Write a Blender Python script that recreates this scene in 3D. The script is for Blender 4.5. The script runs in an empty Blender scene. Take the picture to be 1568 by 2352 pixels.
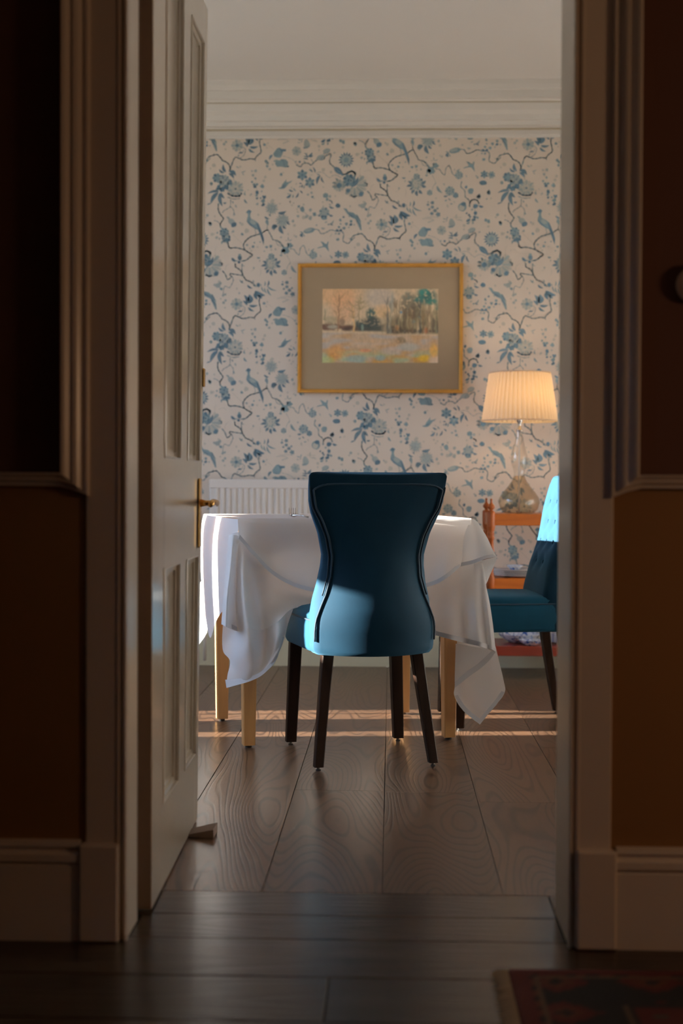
import bpy, math, random
import numpy as np
from mathutils import Matrix, Vector
random.seed(7)
C = bpy.context.scene.collection
scene = bpy.context.scene
PI = math.pi
R = math.radians

# ------------------------------------------------------------------ camera
FPX, W, H = 3267.0, 1568.0, 2352.0
cam_d = bpy.data.cameras.new('camera')
cam = bpy.data.objects.new('camera', cam_d)
C.objects.link(cam)
scene.camera = cam
cam_d.sensor_fit = 'HORIZONTAL'
cam_d.sensor_width = 24.0
cam_d.lens = 24.0 * FPX / W
cam_d.clip_start = 0.05
CAMR = Matrix.Rotation(R(2.0), 3, 'Z') @ Matrix.Rotation(PI / 2 - R(1.07), 3, 'X') @ Matrix.Rotation(R(0.25), 3, 'Z')
CAMP = Vector((0, 0, 0.9))
cam.matrix_world = Matrix.Translation(CAMP) @ CAMR.to_4x4()
cam_d.dof.use_dof = True
cam_d.dof.focus_distance = 4.6
cam_d.dof.aperture_fstop = 2.6


def at(px, py, Y):
    """photo measurement -> point at depth Y"""
    d = CAMR @ Vector(((px - W / 2) / FPX, -(py - H / 2) / FPX, -1))
    return CAMP + d * (Y / d.y)


# ------------------------------------------------------------------ world, sun, exposure
scene.view_settings.view_transform = 'Standard'
scene.view_settings.look = 'None'
scene.view_settings.exposure = -0.4
scene.view_settings.gamma = 1.0
scene.view_settings.use_curve_mapping = False
scene.cycles.use_denoising = True
scene.cycles.max_bounces = 10
scene.cycles.diffuse_bounces = 6
scene.cycles.sample_clamp_indirect = 6.0
scene.cycles.caustics_reflective = False
scene.cycles.caustics_refractive = False

world = bpy.data.worlds.new('sky')
scene.world = world
world.use_nodes = True
wn = world.node_tree.nodes
wl = world.node_tree.links
wn.clear()
wo = wn.new('ShaderNodeOutputWorld')
wb = wn.new('ShaderNodeBackground')
wt = wn.new('ShaderNodeTexCoord')
ws = wn.new('ShaderNodeSeparateXYZ')
wr = wn.new('ShaderNodeValToRGB')
wr.color_ramp.elements[0].position = 0.46
wr.color_ramp.elements[0].color = (0.42, 0.41, 0.38, 1)
wr.color_ramp.elements[1].position = 0.54
wr.color_ramp.elements[1].color = (0.50, 0.70, 1.08, 1)
wm = wn.new('ShaderNodeMath')
wm.operation = 'MULTIPLY_ADD'
wm.inputs[1].default_value = 0.5
wm.inputs[2].default_value = 0.5
wl.new(wt.outputs['Generated'], ws.inputs[0])
wl.new(ws.outputs['Z'], wm.inputs[0])
wl.new(wm.outputs[0], wr.inputs[0])
wl.new(wr.outputs[0], wb.inputs[0])
wl.new(wb.outputs[0], wo.inputs[0])
SKY = 12.0
wb.inputs[1].default_value = SKY

SUN_TAN = 0.23
sd = bpy.data.lights.new('sun', 'SUN')
sd.energy = 105.0
sd.angle = R(0.55)
sd.color = (1.0, 0.92, 0.82)
so = bpy.data.objects.new('sun', sd)
so.rotation_euler = (0, -(PI / 2 - math.atan(SUN_TAN)), math.atan(0.09))
so.location = (-8, 5, 4)
C.objects.link(so)

# portals at the window openings so the sky light is sampled well
for (px_, y0, y1, z0, z1) in ((-3.3, 4.55, 6.2, 1.44, 2.65), (-3.3, 4.1, 5.6, 0.40, 1.40), (-3.3, 3.08, 4.0, 0.92, 2.6), (-1.83, 0.55, 0.70, 1.1, 1.75)):
    pd = bpy.data.lights.new('window_portal', 'AREA')
    pd.shape = 'RECTANGLE'
    pd.size = y1 - y0
    pd.size_y = z1 - z0
    pd.cycles.is_portal = True
    po = bpy.data.objects.new('window_portal', pd)
    po.matrix_world = Matrix.Translation((px_, (y0 + y1) / 2, (z0 + z1) / 2)) @ Matrix.Rotation(-PI / 2, 4, 'Z') @ Matrix.Rotation(PI / 2, 4, 'X')
    C.objects.link(po)

# warm lamp of the hall, standing behind and to the right of the camera
hd = bpy.data.lights.new('hall_lamp_light', 'POINT')
hd.energy = 27.0
hd.color = (1.0, 0.60, 0.33)
hd.shadow_soft_size = 0.14
ho = bpy.data.objects.new('hall_lamp_light', hd)
ho.location = (2.1, 1.7, 1.2)
C.objects.link(ho)


# ------------------------------------------------------------------ helpers
def lin(c):
    return tuple(((v / 255.0) / 12.92 if v / 255.0 <= 0.04045 else ((v / 255.0 + 0.055) / 1.055) ** 2.4) for v in c)


def new_mat(name):
    m = bpy.data.materials.new(name)
    m.use_nodes = True
    nt = m.node_tree
    return m, nt, nt.nodes['Principled BSDF']


def pmat(name, col, rough=0.5, metal=0.0, var=0.0, vscale=8.0, bump=0.0, bscale=200.0, **kw):
    m, nt, b = new_mat(name)
    b.inputs['Base Color'].default_value = (*col, 1)
    b.inputs['Roughness'].default_value = rough
    b.inputs['Metallic'].default_value = metal
    for k, v in kw.items():
        b.inputs[k].default_value = v
    tc = nt.nodes.new('ShaderNodeTexCoord')
    if var > 0:
        n = nt.nodes.new('ShaderNodeTexNoise')
        n.inputs['Scale'].default_value = vscale
        n.inputs['Detail'].default_value = 5
        nt.links.new(tc.outputs['Object'], n.inputs['Vector'])
        mx = nt.nodes.new('ShaderNodeMix')
        mx.data_type = 'RGBA'
        mx.inputs[6].default_value = tuple(max(0, c * (1 - var)) for c in col) + (1,)
        mx.inputs[7].default_value = tuple(min(1, c * (1 + var)) for c in col) + (1,)
        nt.links.new(n.outputs['Fac'], mx.inputs[0])
        nt.links.new(mx.outputs[2], b.inputs['Base Color'])
    if bump > 0:
        n2 = nt.nodes.new('ShaderNodeTexNoise')
        n2.inputs['Scale'].default_value = bscale
        n2.inputs['Detail'].default_value = 3
        nt.links.new(tc.outputs['Object'], n2.inputs['Vector'])
        bp = nt.nodes.new('ShaderNodeBump')
        bp.inputs['Strength'].default_value = bump
        bp.inputs['Distance'].default_value = 0.002
        nt.links.new(n2.outputs['Fac'], bp.inputs['Height'])
        nt.links.new(bp.outputs[0], b.inputs['Normal'])
    return m


def wood(name, base, dark, rough=0.35, axis='Y', grain=60.0, sc=(7.0, 0.8, 7.0), contrast=1.0, coat=0.0, rnd=True, line=0.55):
    """wood with cathedral figure: contour lines of stretched noise"""
    m, nt, b = new_mat(name)
    N = nt.nodes.new
    L = nt.links.new
    tc = N('ShaderNodeTexCoord')
    oi = N('ShaderNodeObjectInfo')
    mp = N('ShaderNodeMapping')
    s = {'Y': sc, 'X': (sc[1], sc[0], sc[2]), 'Z': (sc[0], sc[2], sc[1])}[axis]
    mp.inputs['Scale'].default_value = s
    L(tc.outputs['Object'], mp.inputs['Vector'])
    ad = N('ShaderNodeVectorMath')
    ad.operation = 'ADD'
    mu = N('ShaderNodeVectorMath')
    mu.operation = 'SCALE'
    mu.inputs[0].default_value = (13.7, 7.3, 5.1)
    L(oi.outputs['Random'], mu.inputs['Scale'])
    L(mp.outputs[0], ad.inputs[0])
    L(mu.outputs[0], ad.inputs[1])
    n = N('ShaderNodeTexNoise')
    n.inputs['Scale'].default_value = 1.0
    n.inputs['Detail'].default_value = 1.5
    n.inputs['Roughness'].default_value = 0.35
    L(ad.outputs[0], n.inputs['Vector'])
    ml = N('ShaderNodeMath')
    ml.operation = 'MULTIPLY'
    ml.inputs[1].default_value = grain
    L(n.outputs['Fac'], ml.inputs[0])
    si = N('ShaderNodeMath')
    si.operation = 'SINE'
    L(ml.outputs[0], si.inputs[0])
    rp = N('ShaderNodeValToRGB')
    rp.color_ramp.elements[0].position = 0.0
    rp.color_ramp.elements[0].color = (1, 1, 1, 1)
    rp.color_ramp.elements[1].position = line
    rp.color_ramp.elements[1].color = (0, 0, 0, 1)
    m2 = N('ShaderNodeMath')
    m2.operation = 'MULTIPLY_ADD'
    m2.inputs[1].default_value = 0.5
    m2.inputs[2].default_value = 0.5
    L(si.outputs[0], m2.inputs[0])
    L(m2.outputs[0], rp.inputs[0])
    # fine fibres
    fb = N('ShaderNodeTexNoise')
    mp2 = N('ShaderNodeMapping')
    mp2.inputs['Scale'].default_value = tuple(v * 22 for v in s)
    L(tc.outputs['Object'], mp2.inputs['Vector'])
    L(mp2.outputs[0], fb.inputs['Vector'])
    fb.inputs['Scale'].default_value = 1.0
    fb.inputs['Detail'].default_value = 4
    mx = N('ShaderNodeMix')
    mx.data_type = 'RGBA'
    mx.inputs[6].default_value = (*base, 1)
    mx.inputs[7].default_value = (*dark, 1)
    fm = N('ShaderNodeMath')
    fm.operation = 'MULTIPLY'
    fm.inputs[1].default_value = 0.62 * contrast
    L(rp.outputs[0], fm.inputs[0])
    fa = N('ShaderNodeMath')
    fa.operation = 'MULTIPLY_ADD'
    fa.inputs[1].default_value = 0.5 * contrast
    L(fb.outputs['Fac'], fa.inputs[0])
    L(fm.outputs[0], fa.inputs[2])
    sb = N('ShaderNodeMath')
    sb.operation = 'SUBTRACT'
    sb.inputs[1].default_value = 0.12
    sb.use_clamp = True
    L(fa.outputs[0], sb.inputs[0])
    L(sb.outputs[0], mx.inputs[0])
    hs = N('ShaderNodeHueSaturation')
    rv = N('ShaderNodeMath')
    rv.operation = 'MULTIPLY_ADD'
    rv.inputs[1].default_value = 0.35 if rnd else 0.0
    rv.inputs[2].default_value = 0.83 if rnd else 1.0
    L(oi.outputs['Random'], rv.inputs[0])
    L(rv.outputs[0], hs.inputs['Value'])
    L(mx.outputs[2], hs.inputs['Color'])
    L(hs.outputs[0], b.inputs['Base Color'])
    b.inputs['Roughness'].default_value = rough
    b.inputs['Coat Weight'].default_value = coat
    b.inputs['Coat Roughness'].default_value = 0.15
    bp = N('ShaderNodeBump')
    bp.inputs['Strength'].default_value = 0.25
    bp.inputs['Distance'].default_value = 0.0015
    bp.invert = True
    L(sb.outputs[0], bp.inputs['Height'])
    L(bp.outputs[0], b.inputs['Normal'])
    return m


class MB:
    """collects vertices and faces (world or local coordinates)"""

    def __init__(s):
        s.v, s.f, s.mi, s.col = [], [], [], []

    def add(s, vs, fs, mi=0):
        o = len(s.v)
        s.v += [tuple(v) for v in vs]
        s.f += [tuple(i + o for i in f) for f in fs]
        s.mi += [mi] * len(fs)
        return s

    def box(s, a, b, mi=0):
        (x0, y0, z0), (x1, y1, z1) = a, b
        vs = [(x, y, z) for z in (z0, z1) for y in (y0, y1) for x in (x0, x1)]
        return s.add(vs, [(0, 2, 3, 1), (4, 5, 7, 6), (0, 1, 5, 4), (2, 6, 7, 3), (0, 4, 6, 2), (1, 3, 7, 5)], mi)

    def cbox(s, a, b, c=0.003, mi=0):
        """box with chamfered edges (24 vertices)"""
        lo, hi = np.minimum(a, b), np.maximum(a, b)
        c = min(c, *(0.45 * (hi - lo)))
        ct, h = (lo + hi) / 2, (hi - lo) / 2
        vs, idx = [], {}
        for sx in (-1, 1):
            for sy in (-1, 1):
                for sz in (-1, 1):
                    for k in range(3):
                        p = np.array([sx * h[0], sy * h[1], sz * h[2]])
                        for j, sg in enumerate((sx, sy, sz)):
                            if j != k:
                                p[j] -= sg * c
                        idx[(sx, sy, sz, k)] = len(vs)
                        vs.append(tuple(ct + p))
        fs = []
        for k in range(3):
            i, j = (k + 1) % 3, (k + 2) % 3
            for sg in (-1, 1):
                q = []
                for (a1, b1) in ((-1, -1), (1, -1), (1, 1), (-1, 1)):
                    t = [0, 0, 0]
                    t[k], t[i], t[j] = sg, a1, b1
                    q.append(idx[(*t, k)])
                fs.append(tuple(q if sg > 0 else q[::-1]))
            for a1 in (-1, 1):
                for b1 in (-1, 1):
                    t0, t1 = [0, 0, 0], [0, 0, 0]
                    t0[i] = t1[i] = a1
                    t0[j] = t1[j] = b1
                    t0[k], t1[k] = -1, 1
                    q = [idx[(*t0, i)], idx[(*t1, i)], idx[(*t1, j)], idx[(*t0, j)]]
                    fs.append(tuple(q if a1 * b1 < 0 else q[::-1]))
        for sx in (-1, 1):
            for sy in (-1, 1):
                for sz in (-1, 1):
                    q = [idx[(sx, sy, sz, k)] for k in range(3)]
                    fs.append(tuple(q if sx * sy * sz > 0 else q[::-1]))
        return s.add(vs, fs, mi)

    def loft(s, rings, closed=True, cap=True, mi=0):
        n = len(rings[0])
        vs = [p for r in rings for p in r]
        fs = []
        for i in range(len(rings) - 1):
            for j in range(n if closed else n - 1):
                k = (j + 1) % n
                fs.append((i * n + j, i * n + k, (i + 1) * n + k, (i + 1) * n + j))
        if cap:
            fs.append(tuple(range(n))[::-1])
            fs.append(tuple((len(rings) - 1) * n + j for j in range(n)))
        return s.add(vs, fs, mi)

    def lathe(s, prof, c=(0, 0, 0), n=32, cap=True, mi=0):
        rings = [[(c[0] + r * math.cos(2 * PI * j / n), c[1] + r * math.sin(2 * PI * j / n), c[2] + z) for j in range(n)]
                 for r, z in prof]
        return s.loft(rings, True, cap, mi)

    def tube(s, pts, r, n=8, cap=True, mi=0):
        pts = [Vector(p) for p in pts]
        rings, up = [], None
        for i, p in enumerate(pts):
            t = (pts[min(i + 1, len(pts) - 1)] - pts[max(i - 1, 0)]).normalized()
            if up is None:
                up = Vector((0, 0, 1)) if abs(t.z) < 0.9 else Vector((1, 0, 0))
            a = t.cross(up).normalized()
            up = a.cross(t).normalized()
            rr = r[i] if isinstance(r, (list, tuple)) else r
            rings.append([p + a * (rr * math.cos(2 * PI * j / n)) + up * (rr * math.sin(2 * PI * j / n)) for j in range(n)])
        return s.loft(rings, True, cap, mi)

    def extrude(s, prof, a, b, axes='YZ', mi=0):
        """closed profile swept straight from a to b along the remaining axis"""
        def mk(p, t):
            if axes == 'YZ':
                return (t, p[0], p[1])
            if axes == 'XZ':
                return (p[0], t, p[1])
            return (p[0], p[1], t)
        r0, r1 = [mk(p, a) for p in prof], [mk(p, b) for p in prof]
        return s.loft([r0, r1], True, True, mi)

    def grid(s, P, mi=0):
        P = np.asarray(P)
        nr, nc = P.shape[:2]
        return s.add(P.reshape(-1, 3), [(i * nc + j, i * nc + j + 1, (i + 1) * nc + j + 1, (i + 1) * nc + j)
                                         for i in range(nr - 1) for j in range(nc - 1)], mi)

    def build(s, name, mat, parent=None, smooth=False, kind=None, label=None, fix=True, bevel=0):
        me = bpy.data.meshes.new(name)
        off = Vector((0, 0, 0))
        if parent is not None and parent.get('_world'):
            off = Vector(parent['_org'])
        me.from_pydata([tuple(Vector(v) - off) for v in s.v], [], s.f)
        mats = mat if isinstance(mat, (list, tuple)) else [mat]
        for q in mats:
            me.materials.append(q)
        me.polygons.foreach_set('material_index', s.mi)
        if smooth:
            me.polygons.foreach_set('use_smooth', [True] * len(s.f))
        me.update()
        if fix:
            import bmesh
            bm = bmesh.new()
            bm.from_mesh(me)
            bmesh.ops.recalc_face_normals(bm, faces=bm.faces)
            bm.to_mesh(me)
            bm.free()
        o = bpy.data.objects.new(name, me)
        C.objects.link(o)
        if parent is not None:
            o.parent = parent
            if parent.get('_world'):
                o['_world'] = 1
                o['_org'] = parent['_org']
        if kind:
            o['kind'] = kind
        if label:
            o['label'] = label
        if bevel:
            bv = o.modifiers.new('bevel', 'BEVEL')
            bv.width = bevel
            bv.segments = 2
            bv.limit_method = 'ANGLE'
        return o


def thing(name, label, cat, loc=(0, 0, 0), rz=0.0, group=None, world_parts=False):
    o = bpy.data.objects.new(name, None)
    o.empty_display_size = 0.1
    C.objects.link(o)
    o.location = loc
    o.rotation_euler = (0, 0, rz)
    o['label'] = label
    o['category'] = cat
    if group:
        o['group'] = group
    if world_parts:
        o['_world'] = 1
        o['_org'] = tuple(loc)
    return o


def tag(o, label, cat, group=None):
    o['label'] = label
    o['category'] = cat
    if group:
        o['group'] = group
    return o


def struct(name, mb, mat, parent=None, **kw):
    return mb.build(name, mat, parent, kind='structure' if parent is None else None, **kw)


def cr(P, k):
    """Catmull-Rom refinement along axis 0"""
    P = np.asarray(P, float)
    n = len(P)
    out = []
    for i in range(n - 1):
        p0, p1, p2, p3 = P[max(i - 1, 0)], P[i], P[i + 1], P[min(i + 2, n - 1)]
        for t in np.linspace(0, 1, k, endpoint=False):
            out.append(0.5 * ((2 * p1) + (-p0 + p2) * t + (2 * p0 - 5 * p1 + 4 * p2 - p3) * t * t +
                              (-p0 + 3 * p1 - 3 * p2 + p3) * t ** 3))
    out.append(P[-1])
    return np.array(out)


def refine(G, k=6):
    G = cr(G, k)
    return np.swapaxes(cr(np.swapaxes(G, 0, 1), k), 0, 1)


# ------------------------------------------------------------------ materials
M = {}
M['paper'] = pmat('wallpaper_ground', (0.70, 0.60, 0.50), 0.8, var=0.04, vscale=3)
M['ink0'] = pmat('wallpaper_ink_dark', (0.085, 0.150, 0.20), 0.8, var=0.25, vscale=60)
M['ink1'] = pmat('wallpaper_ink_mid', (0.19, 0.27, 0.295), 0.8, var=0.25, vscale=60)
M['ink2'] = pmat('wallpaper_ink_pale', (0.34, 0.375, 0.36), 0.8, var=0.15, vscale=60)
M['ink3'] = pmat('wallpaper_ink_faint', (0.50, 0.47, 0.40), 0.8)
M['plain'] = pmat('side_wall_paint', (0.62, 0.61, 0.60), 0.8, var=0.05, vscale=2)
M['ceil'] = pmat('ceiling_paint', (0.82, 0.79, 0.75), 0.85)
M['cornice'] = pmat('cornice_paint', (0.72, 0.68, 0.62), 0.55, var=0.03, vscale=4)
M['gilt_line'] = pmat('cornice_shadow_line', (0.42, 0.35, 0.24), 0.6)  # colour of the thin gilt lines along the cornice
M['trim'] = pmat('gloss_trim_paint', (0.62, 0.55, 0.46), 0.28, var=0.05, vscale=3, bump=0.06, bscale=30)
M['door'] = pmat('door_paint', (0.60, 0.53, 0.43), 0.16, var=0.06, vscale=2.5, bump=0.10, bscale=14)
M['hall_up'] = pmat('hall_upper_wall_paint', (0.10, 0.040, 0.022), 0.8, var=0.1, vscale=3)
M['hall_low'] = pmat('hall_lower_wall_paint', (0.27, 0.135, 0.038), 0.6, var=0.1, vscale=2)
M['oak'] = wood('dark_oak_floor', (0.098, 0.053, 0.030), (0.016, 0.009, 0.006), 0.31, 'Y', 260, (4.0, 0.62, 4.0), 0.95, line=0.36)
M['oakx'] = wood('dark_hall_boards', (0.050, 0.029, 0.018), (0.014, 0.008, 0.005), 0.27, 'X', 90, (7.0, 0.9, 7.0), 0.9)
M['gap'] = pmat('dark_gap', (0.012, 0.008, 0.006), 0.9)
M['cloth'], nt, b = new_mat('white_linen')
b.inputs['Roughness'].default_value = 0.85
nt.nodes.remove(b)
df = nt.nodes.new('ShaderNodeBsdfDiffuse')
tr = nt.nodes.new('ShaderNodeBsdfTranslucent')
df.inputs[0].default_value = (0.90, 0.90, 0.91, 1)
tr.inputs[0].default_value = (0.90, 0.88, 0.86, 1)
mxs = nt.nodes.new('ShaderNodeMixShader')
mxs.inputs[0].default_value = 0.42
wv = nt.nodes.new('ShaderNodeTexNoise')
wv.inputs['Scale'].default_value = 9
bp = nt.nodes.new('ShaderNodeBump')
bp.inputs['Strength'].default_value = 0.25
bp.inputs['Distance'].default_value = 0.012
tc = nt.nodes.new('ShaderNodeTexCoord')
nt.links.new(tc.outputs['Object'], wv.inputs['Vector'])
nt.links.new(wv.outputs['Fac'], bp.inputs['Height'])
nt.links.new(bp.outputs[0], df.inputs['Normal'])
nt.links.new(df.outputs[0], mxs.inputs[1])
nt.links.new(tr.outputs[0], mxs.inputs[2])
nt.links.new(mxs.outputs[0], nt.nodes['Material Output'].inputs[0])
M['hem'] = pmat('linen_hem', (0.68, 0.68, 0.70), 0.85)
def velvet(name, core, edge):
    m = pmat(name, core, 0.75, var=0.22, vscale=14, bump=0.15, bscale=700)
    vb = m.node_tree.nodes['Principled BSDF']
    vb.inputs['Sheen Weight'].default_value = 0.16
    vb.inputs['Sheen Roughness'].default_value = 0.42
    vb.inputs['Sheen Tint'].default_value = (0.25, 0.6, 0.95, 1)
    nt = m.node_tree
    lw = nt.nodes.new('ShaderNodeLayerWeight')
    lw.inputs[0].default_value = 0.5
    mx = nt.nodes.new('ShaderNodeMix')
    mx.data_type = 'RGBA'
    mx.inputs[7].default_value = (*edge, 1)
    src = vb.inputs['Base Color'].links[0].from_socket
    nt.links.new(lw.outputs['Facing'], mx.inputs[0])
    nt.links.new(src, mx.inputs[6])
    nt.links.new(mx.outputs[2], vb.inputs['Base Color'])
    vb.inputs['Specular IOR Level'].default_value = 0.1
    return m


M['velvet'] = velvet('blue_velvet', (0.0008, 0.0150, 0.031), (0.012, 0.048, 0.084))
M['velvet_seat'] = velvet('blue_velvet_brushed', (0.0015, 0.032, 0.060), (0.008, 0.052, 0.090))  # seat velvet, a lighter blue than the back
M['pipe'] = pmat('blue_piping', (0.0015, 0.018, 0.036), 0.8)
M['darkleg'] = wood('dark_walnut_leg', (0.022, 0.011, 0.007), (0.008, 0.004, 0.003), 0.45, 'Z', 30, (12, 1.5, 12), 0.8, rnd=False)
M['paleleg'] = wood('pale_beech_leg', (0.55, 0.29, 0.11), (0.36, 0.17, 0.06), 0.35, 'Z', 26, (14, 1.5, 14), 0.5, rnd=False)
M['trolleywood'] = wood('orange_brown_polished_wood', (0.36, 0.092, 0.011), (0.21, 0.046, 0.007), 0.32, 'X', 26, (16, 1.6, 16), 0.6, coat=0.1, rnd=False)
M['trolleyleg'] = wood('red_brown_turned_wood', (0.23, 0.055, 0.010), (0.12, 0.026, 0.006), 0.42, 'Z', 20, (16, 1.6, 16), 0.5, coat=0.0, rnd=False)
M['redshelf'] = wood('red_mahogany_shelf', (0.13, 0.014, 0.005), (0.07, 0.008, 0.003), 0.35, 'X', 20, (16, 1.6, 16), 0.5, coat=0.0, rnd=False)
M['brass'] = pmat('aged_brass', (0.62, 0.36, 0.12), 0.25, 1.0, var=0.2, vscale=30)
M['gold'] = pmat('gilt_frame', (0.66, 0.33, 0.065), 0.38, 0.5, var=0.2, vscale=25)
M['mount'] = pmat('mount_board', (0.30, 0.215, 0.13), 0.85, var=0.04, vscale=10)
M['radiator'] = pmat('radiator_enamel', (0.74, 0.68, 0.62), 0.35)
M['steel'] = pmat('polished_steel', (0.55, 0.53, 0.52), 0.22, 1.0)
M['china'] = pmat('white_china', (0.72, 0.70, 0.68), 0.15)
M['fringe'] = pmat('rug_fringe', (0.34, 0.28, 0.20), 0.9)
M['black'] = pmat('black_cable', (0.012, 0.011, 0.010), 0.5)
M['glide'] = pmat('metal_glide', (0.12, 0.11, 0.10), 0.4, 0.8)


def blue_china():
    m, nt, b = new_mat('blue_printed_china')
    tc = nt.nodes.new('ShaderNodeTexCoord')
    v = nt.nodes.new('ShaderNodeTexVoronoi')
    v.inputs['Scale'].default_value = 55
    n = nt.nodes.new('ShaderNodeTexNoise')
    n.inputs['Scale'].default_value = 70
    r = nt.nodes.new('ShaderNodeValToRGB')
    r.color_ramp.elements[0].position = 0.42
    r.color_ramp.elements[0].color = (0.02, 0.08, 0.32, 1)
    r.color_ramp.elements[1].position = 0.56
    r.color_ramp.elements[1].color = (0.70, 0.72, 0.76, 1)
    ad = nt.nodes.new('ShaderNodeMath')
    ad.operation = 'ADD'
    mu = nt.nodes.new('ShaderNodeMath')
    mu.operation = 'MULTIPLY'
    mu.inputs[1].default_value = 0.35
    nt.links.new(tc.outputs['Object'], v.inputs['Vector'])
    nt.links.new(tc.outputs['Object'], n.inputs['Vector'])
    nt.links.new(v.outputs['Distance'], mu.inputs[0])
    nt.links.new(mu.outputs[0], ad.inputs[0])
    nt.links.new(n.outputs['Fac'], ad.inputs[1])
    sb = nt.nodes.new('ShaderNodeMath')
    sb.operation = 'SUBTRACT'
    sb.inputs[1].default_value = 0.12
    nt.links.new(ad.outputs[0], sb.inputs[0])
    nt.links.new(sb.outputs[0], r.inputs[0])
    nt.links.new(r.outputs[0], b.inputs['Base Color'])
    b.inputs['Roughness'].default_value = 0.15
    return m


M['bluechina'] = blue_china()


def glass(name, tint=(1, 1, 1), ior=1.45, thin=False, refl=0.12):
    m = bpy.data.materials.new(name)
    m.use_nodes = True
    nt = m.node_tree
    nt.nodes.clear()
    o = nt.nodes.new('ShaderNodeOutputMaterial')
    t = nt.nodes.new('ShaderNodeBsdfTransparent')
    t.inputs[0].default_value = (*tint, 1)
    g = nt.nodes.new('ShaderNodeBsdfGlossy')
    g.inputs[1].default_value = 0.03
    lw = nt.nodes.new('ShaderNodeLayerWeight')
    lw.inputs[0].default_value = 0.25
    mm = nt.nodes.new('ShaderNodeMath')
    mm.operation = 'MULTIPLY_ADD'
    mm.inputs[1].default_value = 0.55
    mm.inputs[2].default_value = refl * 0.3
    mx = nt.nodes.new('ShaderNodeMixShader')
    nt.links.new(lw.outputs['Facing'], mm.inputs[0])
    nt.links.new(mm.outputs[0], mx.inputs[0])
    nt.links.new(t.outputs[0], mx.inputs[1])
    nt.links.new(g.outputs[0], mx.inputs[2])
    nt.links.new(mx.outputs[0], o.inputs[0])
    return m


M['pane'] = glass('window_glass', (0.97, 0.98, 0.97))
M['clear'] = glass('clear_lamp_glass', (0.93, 0.91, 0.88))
M['smoke'] = glass('amber_tinted_glass', (0.83, 0.74, 0.62))

M['trolleyleg'].node_tree.nodes['Principled BSDF'].inputs['Specular IOR Level'].default_value = 0.2
for _k in ('darkleg',):
    M[_k].node_tree.nodes['Principled BSDF'].inputs['Specular IOR Level'].default_value = 0.06
for _k in ('oak', 'oakx'):
    M[_k].node_tree.nodes['Principled BSDF'].inputs['Specular IOR Level'].default_value = 0.24
# ------------------------------------------------------------------ setting: room shell
XL, XR, YB, ZC, YF0, YF1 = -3.0, 2.3, 7.08, 2.868, 2.79, 2.99
OL, OR_ = -0.5175, 0.349          # door opening


def wall_with_holes(x0, x1, yr, zr, holes):
    """wall across X (thickness x0..x1) with rectangular holes in Y,Z"""
    ys = sorted({yr[0], yr[1], *[h[0] for h in holes], *[h[1] for h in holes]})
    mb = MB()
    for ya, yb in zip(ys[:-1], ys[1:]):
        cuts = sorted((h[2], h[3]) for h in holes if h[0] < (ya + yb) / 2 < h[1])
        z = zr[0]
        for c0, c1 in cuts:
            if c0 > z:
                mb.box((x0, ya, z), (x1, yb, c0))
            z = c1
        if z < zr[1]:
            mb.box((x0, ya, z), (x1, yb, zr[1]))
    return mb


LIGHTS = [(4.12, 4.37, 0.985, 1.245), (4.825, 4.935, 0.45, 1.36), (5.17, 5.43, 0.45, 1.36), (4.55, 6.2, 1.44, 2.65), (3.08, 4.0, 0.92, 2.6)]  # unseen openings, added and sized to shape sun bands and brighten the cloth
struct('wall_left', wall_with_holes(XL - 0.06, XL, (YF1, YB), (0, ZC), LIGHTS), M['plain'])
for k, (y0, y1, z0, z1) in enumerate(LIGHTS):
    fr = MB()
    t = 0.03 if y1 - y0 > 0.5 else 0.006
    for a, b_ in (((XL - 0.05, y0, z0), (XL - 0.01, y0 + t, z1)), ((XL - 0.05, y1 - t, z0), (XL - 0.01, y1, z1)),
                  ((XL - 0.05, y0, z0), (XL - 0.01, y1, z0 + t)), ((XL - 0.05, y0, z1 - t), (XL - 0.01, y1, z1))):
        fr.box(a, b_)
    if y1 - y0 > 0.5:
        fr.box((XL - 0.045, (y0 + y1) / 2 - 0.012, z0), (XL - 0.015, (y0 + y1) / 2 + 0.012, z1))
        fr.box((XL - 0.045, y0, (z0 + z1) / 2 - 0.015), (XL - 0.015, y1, (z0 + z1) / 2 + 0.015))
    if k == 2:
        fr.box((XL - 0.045, 5.33, z0), (XL - 0.015, 5.342, z1))
    w = struct('window_%d' % (k + 1), fr, M['trim'])
    MB().box((XL - 0.032, y0, z0), (XL - 0.028, y1, z1)).build('pane', M['pane'], w)
struct('wall_right', MB().box((XR, YF1, 0), (XR + 0.1, YB, ZC)), M['plain'])
wb_o = struct('wall_back', MB().box((XL, YB, 0), (XR, YB + 0.1, ZC)), M['paper'])
fw = MB().box((XL, YF0, 0), (OL - 0.043, YF1, ZC)).box((OR_ + 0.041, YF0, 0), (XR, YF1, ZC)).box((OL - 0.043, YF0, 2.22), (OR_ + 0.041, YF1, ZC))
struct('wall_front', fw, M['plain'])
struct('ceiling', MB().box((XL, YF1, ZC), (XR, YB, ZC + 0.1)).box((-1.7, -1.6, ZC), (2.3, YF1, ZC + 0.1)), M['ceil'])
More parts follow.
